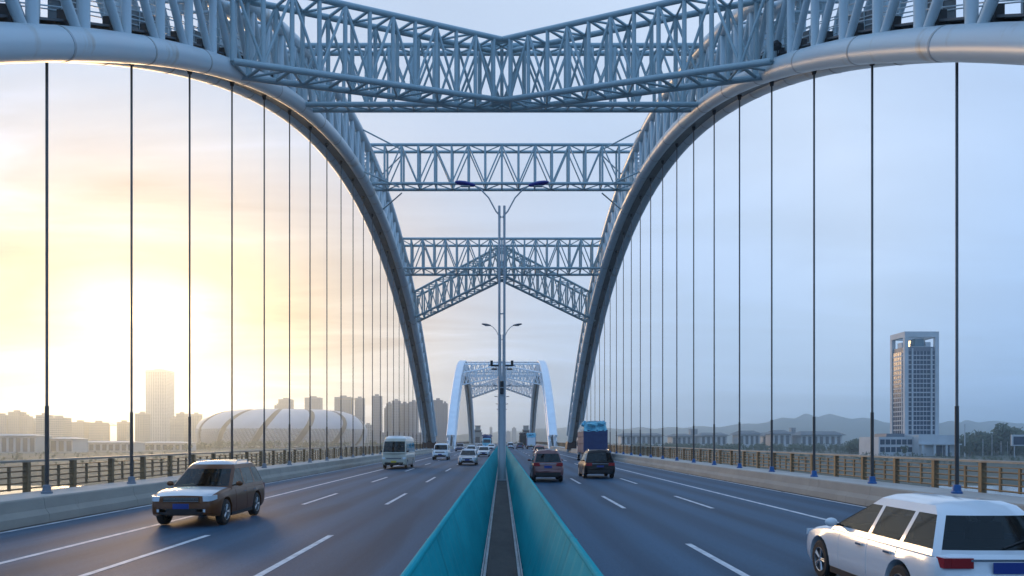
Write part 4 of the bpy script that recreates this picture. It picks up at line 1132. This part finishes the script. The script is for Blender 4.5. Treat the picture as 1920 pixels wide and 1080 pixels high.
# billboard at the right edge
t = empty('billboard', (X_of(1912, 480), 480, GZ), 'white framed dark billboard at the right edge by the wood', 'billboard')
bx0, bx1 = X_of(1897, 480), X_of(1930, 480)
MB().box(bx0, bx1, 480, 481, Z_of(836, 480), Z_of(815, 480)).build('frame', m_stone, t)
MB().box(bx0+1.1, bx1-1.1, 479.9, 480.02, Z_of(834, 480), Z_of(818.5, 480)).build('board_face', m_owin, t)
for x in (bx0+2, bx1-2): strut('post', m_pole, t, (x, 480.5, GZ), (x, 480.5, Z_of(836, 480)), .3)
for k, px in enumerate((1792, 1809, 1843, 1860, 1877, 1889)):
    D = 500+12*k; x = X_of(px, D); h = (11.5, 22, 12, 15, 10.5, 12)[k]
    t = tag(MB().tube((x, D, GZ), (x, D, GZ+h), .35 if k == 1 else .16, 8).build('park_lamp_pole', m_stone, None, True), 'thick pale mast standing in front of the wood at the right' if k == 1 else ('leftmost', '', 'second', 'third', 'fourth', 'rightmost')[k] + ' thin pale lamp pole in front of the wood by the billboard', 'pole', None if k == 1 else 'pale lamp poles by the wood')

# ------------------------------------------------------------------ vegetation
m_leaf = mat('foliage', (.05, .075, .035), .7)
vary(m_leaf, (.030, .055, .028), (.085, .105, .045), .35, None, .3, .7)
m_trunk = mat('bark', (.07, .055, .04), .9)
def crown(mb, c, r, n, rng, leaf):
    lob = [(Vector((rng.uniform(-.55, .55)*r[0], rng.uniform(-.55, .55)*r[1], rng.uniform(-.45, .55)*r[2])), rng.uniform(.4, .65)) for _ in range(6)]
    for _ in range(n):
        o, q = lob[rng.randrange(6)]
        d = Vector((rng.gauss(0, 1), rng.gauss(0, 1), rng.gauss(0, 1))).normalized()*rng.uniform(.55, 1.0)*q
        p = Vector(c) + o + Vector((d.x*r[0], d.y*r[1], d.z*r[2]))
        u = Vector((rng.gauss(0, 1), rng.gauss(0, 1), rng.gauss(0, 1))).normalized(); w = u.orthogonal().normalized()*leaf*rng.uniform(.6, 1.2); u = u*leaf*rng.uniform(.6, 1.2)
        mb.quad(p-u*.5-w*.5, p+u*.5-w*.4, p+u*.5+w*.5, p-u*.4+w*.5)
def wood(name, x0, x1, D0, D1, hmin, hmax, n, seed, leaves=110, peak=None):
    rng = random.Random(seed); mb = MB()
    for _ in range(n):
        D = rng.uniform(D0, D1); px = rng.uniform(x0, x1); x = X_of(px, D); h = rng.uniform(hmin, hmax)
        if peak: h *= peak(px)
        rr_ = h*rng.uniform(.32, .5)
        mb.tube((x, D, GZ), (x, D, GZ+h*.6), h*.025, 5, h*.012, False)
        crown(mb, (x, D, GZ+h*.54), (rr_, rr_, h*.48), leaves, rng, h*.13)
    return tag(mb.build(name, m_leaf), kind='stuff')
wood('wood', 1762, 1990, 560, 700, 12, 20, 210, 1, 130, lambda p: .8+.35*math.exp(-((p-1885)/40)**2)+.15*math.sin(p*.08))
wood('treeline', 1590, 1668, 600, 700, 9, 12.5, 70, 2)
wood('treeline', 1130, 1640, 640, 900, 5, 9.0, 330, 3, 70)
wood('treeline', 700, 1130, 700, 1000, 6, 10, 150, 4, 60)
wood('shrubbery', 1180, 1990, 330, 620, 1.5, 4.0, 420, 5, 40)
wood('treeline', -60, 420, 760, 1000, 6, 10, 220, 6, 60)
wood('shrubbery', -120, 720, 330, 620, 1.2, 3.2, 260, 7, 40)
wood('treeline', 400, 720, 1000, 1060, 8, 12, 70, 8, 60)
def tree(label, px, D, h, seed):
    x = X_of(px, D); t = empty('tree', (x, D, GZ), label, 'tree'); rng = random.Random(seed)
    tb = MB().tube((x, D, GZ), (x, D, GZ+h*.55), h*.03, 7, h*.015)
    for k in range(4):
        a = rng.uniform(0, 6.28); tb.tube((x, D, GZ+h*(.3+.06*k)), (x+math.cos(a)*h*.2, D+math.sin(a)*h*.2, GZ+h*.65), h*.012, 5, h*.005)
    tb.build('trunk', m_trunk, t)
    mb = MB(); crown(mb, (x, D, GZ+h*.62), (h*.36, h*.36, h*.4), 520, rng, h*.075); mb.build('crown', m_leaf, t)
tree('round dark tree in front of the office tower podium', 1697, 522, 8.5, 11)
tree('bushy dark tree right of the office tower podium', 1818, 500, 9.5, 12)
tree('tall tree topping the wood at the right edge', 1880, 560, 24, 13)

# ------------------------------------------------------------------ far hills
def hills(name, pts, D, seed, depth=700):
    rng = random.Random(seed); m = hm = m_hill
    xs = np.linspace(pts[0][0], pts[-1][0], 120); mb = MB(); secs = []
    prof = [pchip([a for a, b in pts], [b for a, b in pts], x) for x in xs]
    jit = [rng.uniform(-1, 1) for _ in xs]; jit = np.convolve(jit, [.25, .5, .25], 'same')
    for j, (q, k) in enumerate(((0, 0), (.35, .55), (.7, .85), (1.0, 1.0), (1.5, .6), (2, 0))):
        secs.append([(X_of(x, D)*1.0, D+q*depth*.5+120*math.sin(x*.02), GZ-2+(Z_of(p, D)-GZ+2.5*jit[i])*k*(1+.06*math.sin(x*.09+q*5))) for i, (x, p) in enumerate(zip(xs, prof))])
    mb.loft(secs, caps=False); return tag(mb.build(name, m, None, True, 80), kind='structure')
m_hill = vary(mat('hill_slope', (.06, .075, .06), .9), (.055, .075, .05), (.11, .11, .08), .01)
hills('hills', [(700, 824), (900, 812), (1030, 806), (1130, 803), (1230, 800), (1330, 797), (1420, 794), (1500, 783), (1560, 774), (1640, 772), (1700, 780), (1760, 791), (1850, 787), (1960, 785), (2200, 800), (2500, 822)], 3500, 3)
hills('hills', [(850, 822), (960, 806), (1060, 800), (1180, 803), (1300, 800), (1420, 806), (1700, 800), (1900, 796), (2300, 815)], 4200, 4, 500)
# ------------------------------------------------------------------ air
m_haze = bpy.data.materials.new('haze_air'); m_haze.use_nodes = True
ht = m_haze.node_tree; ht.nodes.clear()
pv = N(ht, 'ShaderNodeVolumePrincipled'); pv.inputs['Color'].default_value = (.80, .92, 1.0, 1); pv.inputs['Density'].default_value = .00030; pv.inputs['Anisotropy'].default_value = .84
ho = N(ht, 'ShaderNodeOutputMaterial'); Lk(ht, pv.outputs[0], ho.inputs['Volume'])
tag(MB().box(-5100, 5100, -900, 5000, GZ-3.5, 205).build('haze', m_haze), kind='stuff')

scene.cycles.volume_bounces = 3
